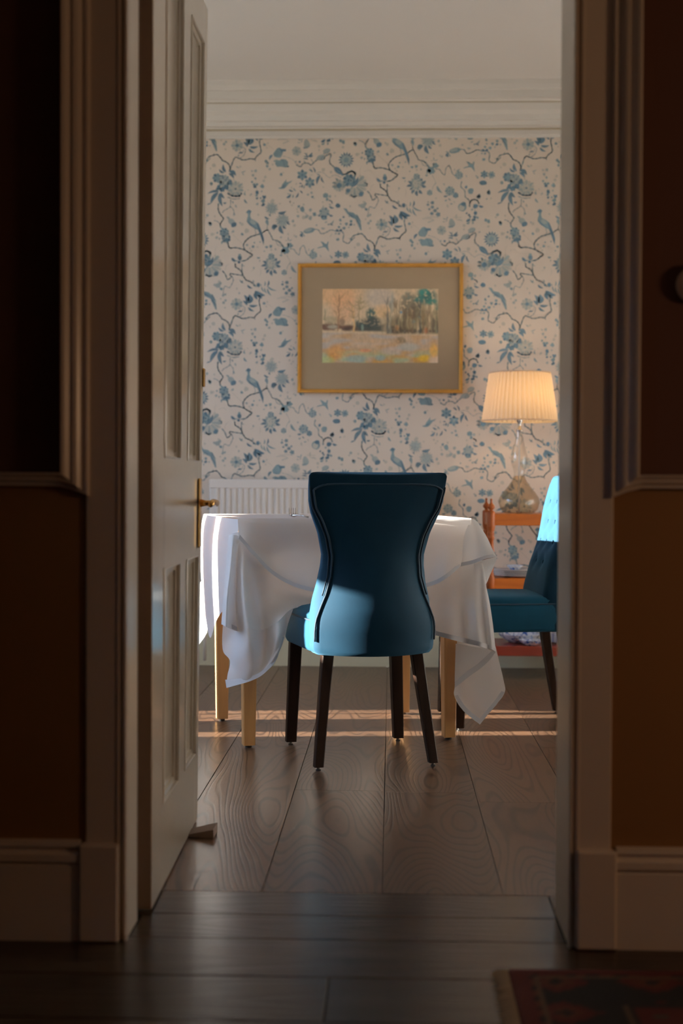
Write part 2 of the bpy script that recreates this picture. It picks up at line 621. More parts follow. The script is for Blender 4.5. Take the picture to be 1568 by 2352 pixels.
# hall skin on the partition: upper dark paint, lower amber paint
up = MB().box((-1.7, YF0 - 0.006, 0.9), (-0.60, YF0, ZC)).box((0.42, YF0 - 0.006, 0.9), (2.3, YF0, ZC)).box((-0.60, YF0 - 0.006, 2.3), (0.42, YF0, ZC))
struct('wall_hall_upper', up, M['hall_up'])
lo = MB().box((-1.7, YF0 - 0.010, 0), (-0.601, YF0, 0.9)).box((0.422, YF0 - 0.010, 0), (2.3, YF0, 0.9))
struct('wall_hall_lower', lo, M['hall_low'])
struct('wall_hall_left', wall_with_holes(-1.76, -1.7, (-1.6, YF0), (0, ZC), [(0.55, 0.70, 1.1, 1.75)]), M['hall_up'])  # unseen slit, added and sized to put cool daylight on the mouldings
struct('wall_hall_right', MB().box((2.3, -1.6, 0), (2.4, YF0, ZC)), M['hall_up'])
struct('wall_hall_rear', MB().box((-1.7, -1.7, 0), (2.3, -1.6, ZC)), M['hall_up'])

# floor: base slab, every board a part
fl = struct('floor', MB().box((XL, 3.04, -0.08), (XR, YB, -0.004)).box((-1.8, -1.7, -0.08), (2.4, 3.04, -0.004)), M['gap'])
jx = [-0.0154 + 0.266 * k for k in range(-12, 10)]
ends = {-2: [5.35], -1: [4.18], 0: [4.165, 6.3], 1: [4.05], 2: [4.9], -3: [3.9, 6.1], 3: [5.6], -4: [5.0], 4: [4.4]}
def board(x0, x1, y0, y1, mat, g=0.0011):
    b_ = MB()
    mx_, my_ = (x0 + x1) / 2, (y0 + y1) / 2
    gx_ = gy_ = g
    if y1 - y0 > 0.3:
        gy_ = 0.0003
    b_.cbox((x0 - mx_ + gx_, y0 - my_ + gy_, -0.012), (x1 - mx_ - gx_, y1 - my_ - gy_, 0.0), 0.0009 if y1 - y0 < 0.3 else 0.0005)
    o = b_.build('plank', mat, fl, fix=False)
    o.location = (mx_, my_, 0)
    return o


for k in range(len(jx) - 1):
    idx = k - 12 + 0
    x0, x1 = max(jx[k], XL), min(jx[k + 1], XR)
    if x1 - x0 < 0.02:
        continue
    ys = [2.992 if (x1 < -0.54 or x0 > 0.5) else 3.125] + ends.get(idx + 0, [3.8 + (k * 0.77) % 2.6]) + [YB]
    for a, b_ in zip(ys[:-1], ys[1:]):
        board(x0, x1, a, b_, M['oak'])
board(OR_ + 0.002, 0.5166, 2.992, 3.125, M['oak'])
hy = [3.125, 2.958, 2.80, 2.584, 2.366, 2.15, 1.93, 1.71, 1.49, 1.27, 1.05, 0.83, 0.6]
for k in range(len(hy) - 1):
    a, b_ = hy[k + 1], hy[k]
    if a >= 2.79:
        x0, x1 = OL, OR_
        if a > 2.9:
            x0, x1 = -0.545, 0.349
        board(x0, x1, a, b_, M['oakx'], 0.0016 if k else 0.002)
    else:
        cut = [-1.7, -0.9 + (k * 0.63) % 1.1 if k % 2 else 0.9, 2.3]
        for c0, c1 in zip(cut[:-1], cut[1:]):
            board(c0, c1, a, b_, M['oakx'], 0.002)

# cornice and picture rail on the back wall
def cz(y, Y):
    return 0.9 + (1115.0 - y) * Y / FPX


cp = [(YB, ZC), (YB - 0.145, ZC), (YB - 0.145, ZC - 0.022), (YB - 0.140, ZC - 0.045), (YB - 0.128, ZC - 0.048), (YB - 0.128, ZC - 0.085),
      (YB - 0.118, ZC - 0.088), (YB - 0.112, ZC - 0.098), (YB - 0.105, ZC - 0.100), (YB - 0.100, ZC - 0.135), (YB - 0.085, ZC - 0.150), (YB - 0.082, ZC - 0.152),
      (YB - 0.080, ZC - 0.178), (YB - 0.066, ZC - 0.182), (YB - 0.062, ZC - 0.200), (YB - 0.045, ZC - 0.204), (YB - 0.045, ZC - 0.216), (YB, ZC - 0.216)]
struct('trim_1', MB().extrude(cp, XL, XR, 'YZ'), M['cornice'])
rp_ = [(YB, ZC - 0.190), (YB - 0.030, ZC - 0.190), (YB - 0.034, ZC - 0.222), (YB - 0.028, ZC - 0.226), (YB - 0.028, ZC - 0.236), (YB - 0.018, ZC - 0.240), (YB - 0.014, ZC - 0.2305 - 0.010), (YB, ZC - 0.241)]
rp_ = [(YB, ZC - 0.205), (YB - 0.026, ZC - 0.205), (YB - 0.026, ZC - 0.2395), (YB - 0.016, ZC - 0.2395), (YB - 0.012, ZC - 0.249), (YB, ZC - 0.249)]
struct('trim_2', MB().extrude(rp_, XL, XR, 'YZ'), M['cornice'])
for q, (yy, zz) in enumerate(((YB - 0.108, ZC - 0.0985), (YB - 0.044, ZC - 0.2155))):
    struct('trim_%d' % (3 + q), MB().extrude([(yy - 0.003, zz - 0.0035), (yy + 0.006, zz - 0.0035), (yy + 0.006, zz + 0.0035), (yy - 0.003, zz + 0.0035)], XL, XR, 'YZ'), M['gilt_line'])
bp_ = [(YB, 0), (YB - 0.022, 0), (YB - 0.022, 0.15), (YB - 0.016, 0.158), (YB - 0.016, 0.17), (YB - 0.008, 0.185), (YB, 0.19)]
M['skirt'] = pmat('dining_skirting_paint', (0.50, 0.47, 0.34), 0.4)
struct('baseboard_back', MB().extrude(bp_, XL, XR, 'YZ'), M['skirt'])
struct('baseboard_right', MB().box((XR - 0.02, YF1, 0), (XR, YB - 0.022, 0.18)), M['skirt'])
struct('baseboard_left', MB().box((XL, YF1, 0), (XL + 0.02, YB - 0.022, 0.18)), M['skirt'])

# ---- door linings, architraves, dado rails, skirtings of the hall side
YH = YF0
struct('trim_5', MB().cbox((OL - 0.043, YH, 0.0), (OL, YH + 0.105, 2.2), 0.003).box((OL - 0.043, YH + 0.105, 0), (OL - 0.028, YF1, 2.2)), M['trim'])
struct('trim_6', MB().cbox((OR_, YH, 0.0), (OR_ + 0.041, YF1 + 0.002, 2.2), 0.003), M['trim'])
struct('trim_7', MB().cbox((OL, YH, 2.18), (OR_, YF1, 2.22), 0.003), M['trim'])


def arch_prof(sgn, x0, low):
    """plan profile of the architrave from the opening outwards; x0 arris"""
    p = [(0.0, 0.0), (0.0, 0.016), (0.002, 0.019), (0.006, 0.019), (0.008, 0.013), (0.0105, 0.011), (0.013, 0.013), (0.015, 0.0185),
         (0.019, 0.0185), (0.020, 0.0165), (0.0735, 0.0165)]
    if not low:
        p += [(0.0735, 0.024), (0.077, 0.028), (0.082, 0.028), (0.084, 0.024), (0.087, 0.024), (0.090, 0.031), (0.096, 0.036), (0.103, 0.038),
              (0.106, 0.034), (0.110, 0.036), (0.118, 0.044), (0.124, 0.046), (0.1265, 0.044), (0.1265, 0.0)]
    else:
        p += [(0.0795, 0.0165), (0.0815, 0.0145), (0.0815, 0.0)]
    return [(x0 + sgn * a, YH - b_) for a, b_ in p]


for k, (sgn, x0) in enumerate(((-1, OL), (1, OR_))):
    # lower run ends under the mitre, upper run carries the backband; mitred rail joins it
    struct('trim_%d' % (8 + k), MB().extrude(arch_prof(sgn, x0, True), 0.0, 2.3, 'XY'), M['trim'])
    bb = [(0.0, 0.0), (0.0, 0.008), (0.0035, 0.0115), (0.0085, 0.0115), (0.0105, 0.008), (0.0135, 0.008), (0.0165, 0.015), (0.0225, 0.020), (0.0295, 0.022),
          (0.0325, 0.018), (0.0365, 0.020), (0.0445, 0.028), (0.0505, 0.030), (0.053, 0.028), (0.053, 0.0)]
    zt, inner, outer = 0.932, x0 + sgn * 0.0735, x0 + sgn * 1.9
    mb = MB()
    # path: down the architrave, 45 degree mitre, out along the wall; profile offset measured from the inner/lower edge
    rings = []
    for (cx, cz_, dx, dz) in ((inner, 2.3, sgn, 0.0), (inner, 0.877, sgn, 0.87), (inner + sgn * 0.034, 0.890, sgn * 0.36, 0.60), (inner + sgn * 0.060, 0.896, 0.0, 0.50), (outer, 0.896, 0.0, 0.50)):
        rings.append([(cx + dx * a, YH - 0.0155 - b_, cz_ + dz * a) for a, b_ in bb])
    mb.loft(rings, True, True)
    struct('trim_%d' % (10 + k), mb, M['trim'])
    # plinth block
    xa, xb = x0 + sgn * 0.0135, x0 + sgn * 0.0915
    pl = MB()
    pl.cbox((xa, YH - 0.034, 0), (xb, YH - 0.001, 0.193), 0.004)
    struct('trim_%d' % (12 + k), pl, M['trim'])
    sk = [(YH, 0), (YH - 0.026, 0), (YH - 0.026, 0.148), (YH - 0.022, 0.152), (YH - 0.030, 0.158), (YH - 0.030, 0.172), (YH - 0.020, 0.178), (YH - 0.020, 0.184),
          (YH - 0.026, 0.187), (YH - 0.024, 0.196), (YH, 0.200)]
    xs = sorted((xb, x0 + sgn * 1.9))
    struct('baseboard_hall_%s' % ('left' if sgn < 0 else 'right'), MB().extrude(sk, xs[0], xs[1], 'YZ'), M['trim'])

# ------------------------------------------------------------------ door_1
DZ0, DZ1, DY0, DY1 = 0.006, 2.16, 2.965, 3.785
TH = 0.040


def dwarp(x, y, z):
    """old door, slightly twisted along its length"""
    t = (y - DY0) / (DY1 - DY0)
    return (x - 0.500 - 0.006 * t + 0.0125 * t * (z - 0.9) / 1.15, y, z)


class DMB(MB):
    def build(s, *a, **k):
        s.v = [dwarp(*v) for v in s.v]
        return super().build(*a, **k)


def seg_box(mb, y0, y1, z0, z1, x0=-TH, x1=0.0, c=0.002, nz=8):
    zs = np.linspace(z0, z1, nz + 1)
    prof = [(x0, y0), (x1 - c, y0), (x1, y0 + c), (x1, y1 - c), (x1 - c, y1), (x0, y1)]
    mb.loft([[(p[0], p[1], z) for p in prof] for z in zs], True, True)


door = DMB()
seg_box(door, DY0, 3.13, DZ0, DZ1)
seg_box(door, 3.37, 3.50, 0.19, DZ1 - 0.1)
seg_box(door, 3.715, DY1, DZ0, DZ1)
for (z0, z1) in ((DZ0, 0.19), (0.715, 0.96), (2.055, DZ1)):
    seg_box(door, 3.13, 3.715, z0, z1, c=0.0, nz=2)
door_o = door.build('door_1', M['door'], None, kind='structure')
for (y0, y1) in ((3.13, 3.37), (3.50, 3.715)):
    for (z0, z1) in ((0.19, 0.715), (0.96, 2.055)):
        p = DMB()
        seg_box(p, y0, y1, z0, z1, -0.028, -0.0130, 0.0, 10)
        p.build('panel', M['door'], door_o)
        mo = DMB()
        pr = [(0.0, 0.002), (0.003, 0.003), (0.0042, 0.0), (0.0045, -0.0055), (0.010, -0.006), (0.0165, -0.0065), (0.0170, -0.0118), (0.026, -0.0125), (0.028, -0.0160), (-0.001, -0.0160)]
        rings = []
        for (cy, cz2, sy, sz) in ((y0, z0, 1, 1), (y1, z0, -1, 1), (y1, z1, -1, -1), (y0, z1, 1, -1), (y0, z0, 1, 1)):
            rings.append([(b_, cy + sy * a, cz2 + sz * a) for a, b_ in pr])
        mo.loft(rings, True, False)
        mo.build('panel_moulding', M['door'], door_o)
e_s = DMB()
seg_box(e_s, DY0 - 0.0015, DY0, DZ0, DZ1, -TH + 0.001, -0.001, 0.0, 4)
e_s.build('hinge_edge', pmat('unpainted_door_edge', (0.16, 0.09, 0.05), 0.6, var=0.1), door_o, label='dark brown hinge edge')  # thin strip colours the hinge edge dark brown
for zz in (0.25, 1.05, 1.92):
    DMB().tube([(-TH - 0.004, DY0 - 0.006, zz - 0.04), (-TH - 0.004, DY0 - 0.006, zz + 0.04)], 0.006, 10).build('hinge', M['brass'], door_o)
# brass lever set on a long plate
hp = DMB()
hp.cbox((0.0, 3.700, 0.735), (0.007, 3.742, 0.917), 0.003)
hpo = hp.build('handle_plate', M['brass'], door_o)
lv = DMB()
lv.tube([(0.005, 3.722, 0.852), (0.020, 3.722, 0.852), (0.046, 3.722, 0.852)], [0.011, 0.0075, 0.0075], 14)
lv.tube([(0.046, 3.726, 0.852), (0.048, 3.70, 0.853), (0.048, 3.65, 0.856), (0.047, 3.615, 0.853), (0.046, 3.600, 0.848)], [0.0095, 0.009, 0.008, 0.0085, 0.006], 12)
lv.build('lever', M['brass'], hpo, smooth=True)
kh = DMB()
kh.cbox((0.0, 3.765, 1.16), (0.006, 3.787, 1.21), 0.002)
kh.build('catch', M['brass'], door_o)
hp2 = DMB()
hp2.cbox((-TH - 0.007, 3.700, 0.735), (-TH, 3.742, 0.917), 0.003)
hp2.build('handle_plate', M['brass'], door_o)

# wooden wedge holding the door open
wd = MB()
p0, p1 = -0.535, -0.447
wd.loft([[(p0, 3.60, 0.0005), (p0, 3.66, 0.0005), (p0, 3.66, 0.003), (p0, 3.60, 0.003)],
         [(p1, 3.585, 0.0005), (p1, 3.665, 0.0005), (p1, 3.665, 0.024), (p1, 3.585, 0.024)]], True, True)
tag(wd.build('door_wedge', pmat('brown_wedge_wood', (0.10, 0.055, 0.035), 0.7, var=0.2, vscale=30), bevel=0.001), 'small dark wooden wedge on the floor holding the open door', 'wedge')

# ------------------------------------------------------------------ wallpaper print
print_mb = MB()
PAPER_TOP, PAPER_X = ZC - 0.243, (-2.9, 2.2)
LA, LB = (332.3, -182.0), (0.0, 364.0)
tile = []          # (tone, layer, [px points])


def Z(o, s=8.96):
    return lambda p: (o[0] + p[0] / s, o[1] + p[1] / s)


R1, R2, R3, R4, R5, R6 = Z((470, 300)), Z((640, 300)), Z((470, 490)), Z((640, 420)), Z((800, 300)), Z((960, 420))
IDN = lambda p: p


def poly(T, pts, tone, layer=1):
    tile.append((tone, layer, [T(p) for p in pts]))


def stroke(T, pts, w, tone, layer=0):
    P = cr([T(p) for p in pts], 4)
    w = w / 8.96 / 2
    for i in range(len(P) - 1):
        a, b_ = P[i], P[i + 1]
        d = b_ - a
        L = math.hypot(*d) or 1e-6
        n = np.array([-d[1], d[0]]) / L
        e = d / L * w * 0.5
        wi = w * (0.8 + 0.35 * math.sin(i * 1.7))
        wj = w * (0.8 + 0.35 * math.sin((i + 1) * 1.7))
        tile.append((tone, layer, [tuple(a - e + n * wi), tuple(b_ + e + n * wj), tuple(b_ + e - n * wj), tuple(a - e - n * wi)]))


def leaf(T, a, b_, w, tone, layer=2, vein=True, bend=0.12):
    a, b_ = np.array(T(a)), np.array(T(b_))
    d = b_ - a
    L = math.hypot(*d)
    n = np.array([-d[1], d[0]]) / L
    w = w / 8.96 / 2
    up_, dn = [], []
    for t in np.linspace(0, 1, 8):
        c = a + d * t + n * (bend * L * math.sin(PI * t))
        h = w * math.sin(PI * (t ** 0.8)) ** 0.9
        up_.append(tuple(c + n * h))
        dn.append(tuple(c - n * h))
    tile.append((tone, layer, up_ + dn[::-1][1:-1]))
    if vein and w > 1.6:
        stroke(IDN, [tuple(a + d * t + n * (bend * L * math.sin(PI * t))) for t in (0.1, 0.5, 0.85)], 8.96 * 0.5, min(tone + 2, 3), layer + 1)


def blob(T, c, r, tone, layer=2, ry=None, rot=0.0, n=14, jag=0.08, seed=0):
    c = T(c)
    r /= 8.96
    ry = r if ry is None else ry / 8.96
    rr = random.Random(seed + int(c[0] * 7 + c[1] * 13))
    pts = []
    for k in range(n):
        a = 2 * PI * k / n
        f = 1 + jag * (rr.random() * 2 - 1)
        x, y = r * f * math.cos(a), ry * f * math.sin(a)
        pts.append((c[0] + x * math.cos(rot) - y * math.sin(rot), c[1] + x * math.sin(rot) + y * math.cos(rot)))
    tile.append((tone, layer, pts))


def flower(T, c, r, n=10, tone=1, inner=2, core=0, layer=2, pointed=False, r_in=0.45, r_core=0.22, start=0.0, sweep=2 * PI):
    cx, cy = T(c)
    r = r / 8.96
    for k in range(n):
        a = start + sweep * (k + 0.5) / n
        hw = sweep / n * (0.42 if pointed else 0.5)
        if pointed:
            q = [(0.35, -hw * 1.2), (0.75, -hw), (1.05, 0), (0.75, hw), (0.35, hw * 1.2)]
        else:
            q = [(0.2, -hw), (0.8, -hw * 0.95), (0.97, -hw * 0.55), (1.0, 0), (0.97, hw * 0.55), (0.8, hw * 0.95), (0.2, hw)]
        tn = tone if k % 2 == 0 else min(tone + 1, 3)
        tile.append((tn, layer, [(cx + r * f * math.cos(a + da), cy + r * f * math.sin(a + da)) for f, da in q]))
        tile.append((max(tone - 1, 0) if k % 3 == 0 else tone, layer + 1,
                     [(cx + r * f * math.cos(a + da), cy + r * f * math.sin(a + da)) for f, da in ((0.3, 0), (0.7, -hw * 0.18), (0.88, 0), (0.7, hw * 0.18))]))
    if r_in:
        blob(IDN, (cx, cy), r * r_in * 8.96, inner, layer + 2, jag=0.1)
    if r_core:
        blob(IDN, (cx, cy), r * r_core * 8.96, core, layer + 3, jag=0.12)


def speck(T, c, r, n, tone, layer=5, size=9):
    cx, cy = T(c)
    rr = random.Random(int(cx * 3 + cy))
    for _ in range(n):
        a, q = rr.random() * 2 * PI, math.sqrt(rr.random()) * r / 8.96
        blob(IDN, (cx + q * math.cos(a), cy + q * math.sin(a)), size * (0.6 + rr.random() * 0.8), tone, layer, n=6, jag=0.3)


# branches
stroke(R1, [(30, 620), (90, 540), (180, 510), (260, 495), (330, 560), (370, 620), (440, 645), (500, 700), (525, 770), (510, 850)], 27, 1)
stroke(R1, [(180, 510), (195, 470)], 16, 1)
stroke(R1, [(520, 810), (560, 700), (600, 590), (640, 550), (700, 570), (780, 605), (860, 600), (940, 580), (1030, 590), (1060, 545), (1120, 490), (1165, 450), (1150, 350), (1130, 250), (1150, 170), (1150, 100)], 26, 1)
stroke(R1, [(1030, 590), (1050, 625)], 18, 0)
stroke(R1, [(730, 570), (800, 520), (835, 450), (840, 390), (800, 350)], 14, 1)
stroke(R1, [(800, 400), (795, 440), (740, 465)], 10, 1)
stroke(R1, [(290, 1500), (280, 1600), (300, 1680), (340, 1740), (390, 1810), (350, 1880), (325, 1930), (340, 1990), (370, 2020)], 28, 1)
stroke(R3, [(200, 145), (260, 165), (310, 205)], 14, 1)
stroke(R1, [(540, 1420), (530, 1560), (470, 1610), (400, 1650), (370, 1690)], 16, 1)
stroke(R1, [(530, 1560), (590, 1620), (610, 1690), (600, 1750)], 16, 1)
stroke(R3, [(480, 590), (500, 680), (540, 715), (640, 705), (740, 725), (830, 755), (900, 800), (960, 830), (990, 860), (930, 910), (860, 965), (760, 985)], 30, 1)
stroke(R3, [(830, 750), (805, 660), (840, 580), (900, 520), (960, 480), (1050, 455), (1140, 425), (1200, 400), (1250, 360), (1310, 340)], 28, 1)
stroke(R3, [(1310, 340), (1340, 400), (1380, 470), (1410, 540), (1480, 560), (1568, 600), (1640, 700), (1690, 760), (1760, 790)], 20, 1)
stroke(R3, [(1480, 560), (1500, 640), (1580, 680)], 16, 2)
stroke(R3, [(1290, 330), (1300, 240), (1320, 180)], 16, 1)
stroke(R3, [(540, 400), (600, 450), (680, 530), (760, 600), (810, 640)], 8, 3)
stroke(R3, [(640, 1040), (640, 1100), (700, 1140), (760, 1190), (790, 1260), (830, 1330), (870, 1380), (940, 1400), (1000, 1440), (1070, 1510)], 28, 1)
stroke(R3, [(780, 1040), (775, 1150), (790, 1240)], 22, 1)
stroke(R3, [(790, 1280), (700, 1265), (600, 1250), (540, 1240), (530, 1270), (560, 1300), (500, 1360), (470, 1350), (430, 1250), (370, 1180)], 24, 1)
stroke(R3, [(570, 1300), (600, 1370), (570, 1450), (520, 1530), (430, 1500), (400, 1560), (390, 1680)], 15, 1)
stroke(R3, [(430, 1180), (450, 1090), (510, 1040)], 8, 3)
stroke(R3, [(230, 900), (220, 760), (250, 680)], 8, 3)
stroke(R3, [(310, 780), (400, 750), (460, 790)], 8, 3)
stroke(R2, [(370, 710), (420, 740), (460, 745), (490, 700), (550, 675), (620, 685), (670, 715), (730, 660), (800, 610), (920, 600), (960, 540), (1040, 490), (1075, 510), (1050, 620), (1060, 680), (1120, 740), (1180, 800)], 24, 1)
stroke(R2, [(90, 530), (200, 560), (300, 610), (340, 660), (400, 720)], 10, 2)
stroke(R2, [(670, 600), (720, 670)], 12, 1)
stroke(R2, [(1300, 920), (1400, 900), (1460, 860), (1520, 850), (1580, 890), (1560, 960)], 38, 1)
stroke(R2, [(780, 890), (830, 860), (930, 880), (980, 930), (1050, 975), (1120, 930), (1190, 925), (1240, 950), (1290, 980)], 13, 2)
stroke(R4, [(730, 960), (820, 970), (870, 1040), (930, 1045), (1010, 1010), (1070, 975), (1130, 980), (1200, 1000), (1290, 1000), (1345, 1060), (1330, 1190), (1380, 1230), (1440, 1250), (1500, 1190), (1568, 1130)], 22, 1)
stroke(R4, [(-20, 1180), (70, 1290), (150, 1370)], 18, 1)
stroke(R4, [(240, 1360), (320, 1370), (370, 1440), (430, 1480), (455, 1350), (520, 1290), (550, 1350), (590, 1460), (660, 1510)], 18, 1)
stroke(R4, [(170, 1480), (250, 1640), (200, 1700)], 10, 2)
stroke(R4, [(420, 500), (560, 630), (650, 690), (760, 660), (830, 680)], 11, 2)
stroke(R6, [(890, -10), (870, 90), (950, 180), (960, 300), (1020, 350), (1060, 400)], 22, 1)
stroke(R6, [(360, 10), (300, 100), (280, 190)], 10, 2)
stroke(R6, [(1050, 500), (1055, 430), (1090, 375), (1150, 355), (1210, 375), (1240, 440)], 30, 1)
stroke(R6, [(1160, 560), (1170, 650), (1190, 710), (1130, 780), (1080, 800)], 9, 1)
stroke(R1, [(1050, 830), (1000, 930), (1050, 1000), (1060, 1100), (1080, 1250), (1090, 1400)], 7, 3)
stroke(R1, [(1230, 290), (1340, 330), (1430, 400)], 8, 3)
# flower by the lily leaves
flower(R1, (670, 310), 125, 9, 2, 1, 0, 1, r_in=0.35, r_core=0.2)
for a, b_, w in (((890, 335), (795, 240), 55), ((905, 300), (820, 120), 75), ((930, 300), (930, 110), 120), ((925, 335), (1105, 330), 52), ((905, 375), (1035, 455), 45), ((790, 460), (690, 475), 34)):
    leaf(R1, a, b_, w, 0)
leaf(R1, (150, 100), (240, 240), 55, 0)
leaf(R1, (240, 220), (205, 370), 60, 2)
leaf(R1, (1110, 115), (1200, 190), 60, 0)
for c, r, t in (((390, 130), 28, 2), ((440, 235), 25, 2), ((400, 280), 28, 2), ((340, 200), 18, 3), ((430, 385), 20, 3), ((40, 240), 28, 1), ((190, 715), 40, 3), ((1235, 295), 28, 1),
                ((1300, 265), 18, 3), ((1280, 360), 16, 3), ((140, 1092), 32, 1), ((120, 1095), 14, 3)):
    blob(R1, c, r, t)
# large double flower
for a, b_, w in (((440, 860), (385, 690), 60), ((410, 870), (295, 790), 45), ((505, 830), (650, 930), 75), ((500, 880), (605, 990), 60)):
    leaf(R1, a, b_, w, 0, bend=-0.15)
flower(R1, (260, 975), 100, 7, 0, 1, 0, 1, r_core=0)
flower(R1, (400, 1035), 130, 12, 1, 2, 1, 2, r_in=0.75, r_core=0)
speck(R1, (400, 1040), 110, 26, 0)
speck(R1, (390, 1060), 90, 14, 3)
for c, r in (((290, 1180), 52), ((365, 1210), 50), ((445, 1165), 50), ((520, 1075), 56), ((330, 1060), 34)):
    blob(R1, c, r, 0, 4, jag=0.3)
flower(R1, (640, 1200), 165, 14, 2, 3, 0, 1, r_in=0.5, r_core=0.14)
speck(R1, (640, 1210), 130, 26, 1, 4, 8)
stroke(R1, [(480, 1290), (560, 1340), (640, 1350), (720, 1345), (765, 1290)], 34, 0, 5)
stroke(R1, [(480, 1370), (600, 1410), (720, 1400)], 24, 2, 5)
for a, b_, w in (((310, 1250), (55, 1300), 52), ((285, 1265), (125, 1510), 80), ((315, 1280), (370, 1560), 75), ((330, 1280), (415, 1395), 55), ((130, 1500), (50, 1530), 25)):
    leaf(R1, a, b_, w, 0, bend=0.1)
for a, b_, w, t in (((820, 1270), (850, 1340), 34, 1), ((820, 1410), (890, 1500), 40, 1), ((380, 1490), (460, 1480), 34, 0), ((580, 1450), (600, 1500), 26, 1), ((640, 1520), (670, 1590), 34, 2),
                    ((650, 730), (720, 770), 26, 2), ((750, 860), (850, 820), 26, 2), ((780, 870), (820, 920), 22, 2), ((600, 1690), (640, 1740), 28, 1), ((700, 740), (770, 750), 12, 3), ((880, 1210), (920, 1230), 20, 3)):
    leaf(R1, a, b_, w, t)
for c, r, t in (((1050, 830), 30, 2), ((1000, 920), 26, 2), ((1050, 985), 22, 1), ((980, 1060), 22, 1), ((1022, 1110), 30, 1), ((1082, 1108), 26, 1), ((1040, 1155), 34, 0), ((1190, 1150), 42, 1),
                ((1220, 1040), 28, 3), ((1250, 960), 30, 3), ((1085, 1280), 36, 0), ((1075, 1335), 24, 1), ((1085, 1398), 22, 0), ((1090, 1510), 28, 2), ((1230, 1370), 36, 0), ((1200, 1448), 40, 1),
                ((1160, 1388), 18, 1), ((1215, 1520), 30, 0), ((1400, 1450), 44, 3), ((1190, 1545), 20, 0)):
    blob(R1, c, r, t, jag=0.3)
# pale puffs beside the long tailed bird
flower(R1, (1385, 1600), 140, 16, 2, 2, 1, 1, True, 0.62, 0)
speck(R1, (1385, 1600), 110, 24, 1, 4, 8)
flower(R4, (85, 775), 150, 16, 2, 2, 1, 1, True, 0.62, 0)
speck(R4, (85, 775), 120, 26, 1, 4, 8)
for a, b_, w in (((30, 880), (105, 1055), 75), ((90, 880), (165, 945), 48), ((175, 790), (245, 865), 38), ((-10, 625), (165, 585), 62), ((-40, 860), (-130, 960), 70), ((-190, 640), (-150, 690), 30)):
    leaf(R4, a, b_, w, 0)
# long tailed bird on its branch
poly(R3, [(855, -10), (880, -50), (935, -60), (975, -40), (950, -10), (940, 50), (960, 110), (1040, 150), (1110, 205), (1150, 300), (1200, 430), (1232, 540), (1222, 660), (1190, 560), (1150, 440), (1100, 340), (1030, 310), (930, 240), (875, 175), (880, 110), (900, 50), (890, 0)], 1, 3)
poly(R3, [(1080, 190), (1125, 240), (1180, 390), (1225, 510), (1218, 640), (1185, 550), (1140, 420), (1100, 300)], 0, 4)
poly(R3, [(870, 140), (930, 240), (1030, 305), (1100, 340), (1090, 320), (1020, 280), (930, 200)], 0, 4)
blob(R3, (1000, 185), 70, 2, 5, 40, 0.6)
blob(R3, (920, -35), 36, 0, 5)
stroke(R3, [(1040, 320), (1060, 400), (1050, 450)], 12, 1)
leaf(R3, (1235, 65), (1345, 115), 38, 0)
leaf(R3, (1290, 120), (1320, 250), 60, 1)
leaf(R3, (1515, 250), (1420, 360), 45, 0)
# hanging double bloom and bud
flower(R3, (410, 395), 100, 8, 0, 1, 0, 2, r_in=0.6, r_core=0.3)
flower(R3, (450, 515), 95, 7, 0, 2, 1, 2, r_in=0.55, r_core=0.2)
speck(R3, (430, 450), 90, 18, 2, 6, 9)
blob(R3, (465, 545), 60, 0, 6, 34)
for a, b_, w in (((390, 560), (355, 640), 36), ((340, 300), (320, 260), 26), ((320, 500), (310, 550), 24), ((370, 310), (330, 300), 20)):
    leaf(R3, a, b_, w, 1)
blob(R3, (605, 235), 62, 0, 3, 48, -0.5)
blob(R3, (560, 175), 80, 2, 2, 58, 0.7)
leaf(R3, (520, 130), (450, 70), 44, 2)
for c, r, t in (((120, 212), 34, 1), ((155, 430), 34, 3), ((265, 400), 18, 1), ((250, 500), 26, 2), ((780, 430), 26, 1), ((780, 230), 30, 3), ((880, 655), 24, 2), ((1000, 690), 28, 1), ((1030, 605), 16, 1), ((1150, 590), 18, 2),
                ((940, 720), 18, 3), ((970, 770), 20, 3), ((870, 360), 45, 3), ((590, 375), 25, 2), ((210, 60), 18, 3), ((60, 40), 30, 2), ((1110, 30), 20, 3)):
    blob(R3, c, r, t, jag=0.25)
# small perched bird
blob(R3, (730, 915), 42, 0, 4, 55)
blob(R3, (730, 860), 26, 1, 5)
leaf(R3, (560, 915), (665, 990), 55, 0)
blob(R3, (715, 1005), 30, 0, 4)
leaf(R3, (640, 980), (700, 960), 20, 1)
leaf(R3, (780, 1060), (840, 1090), 18, 2)
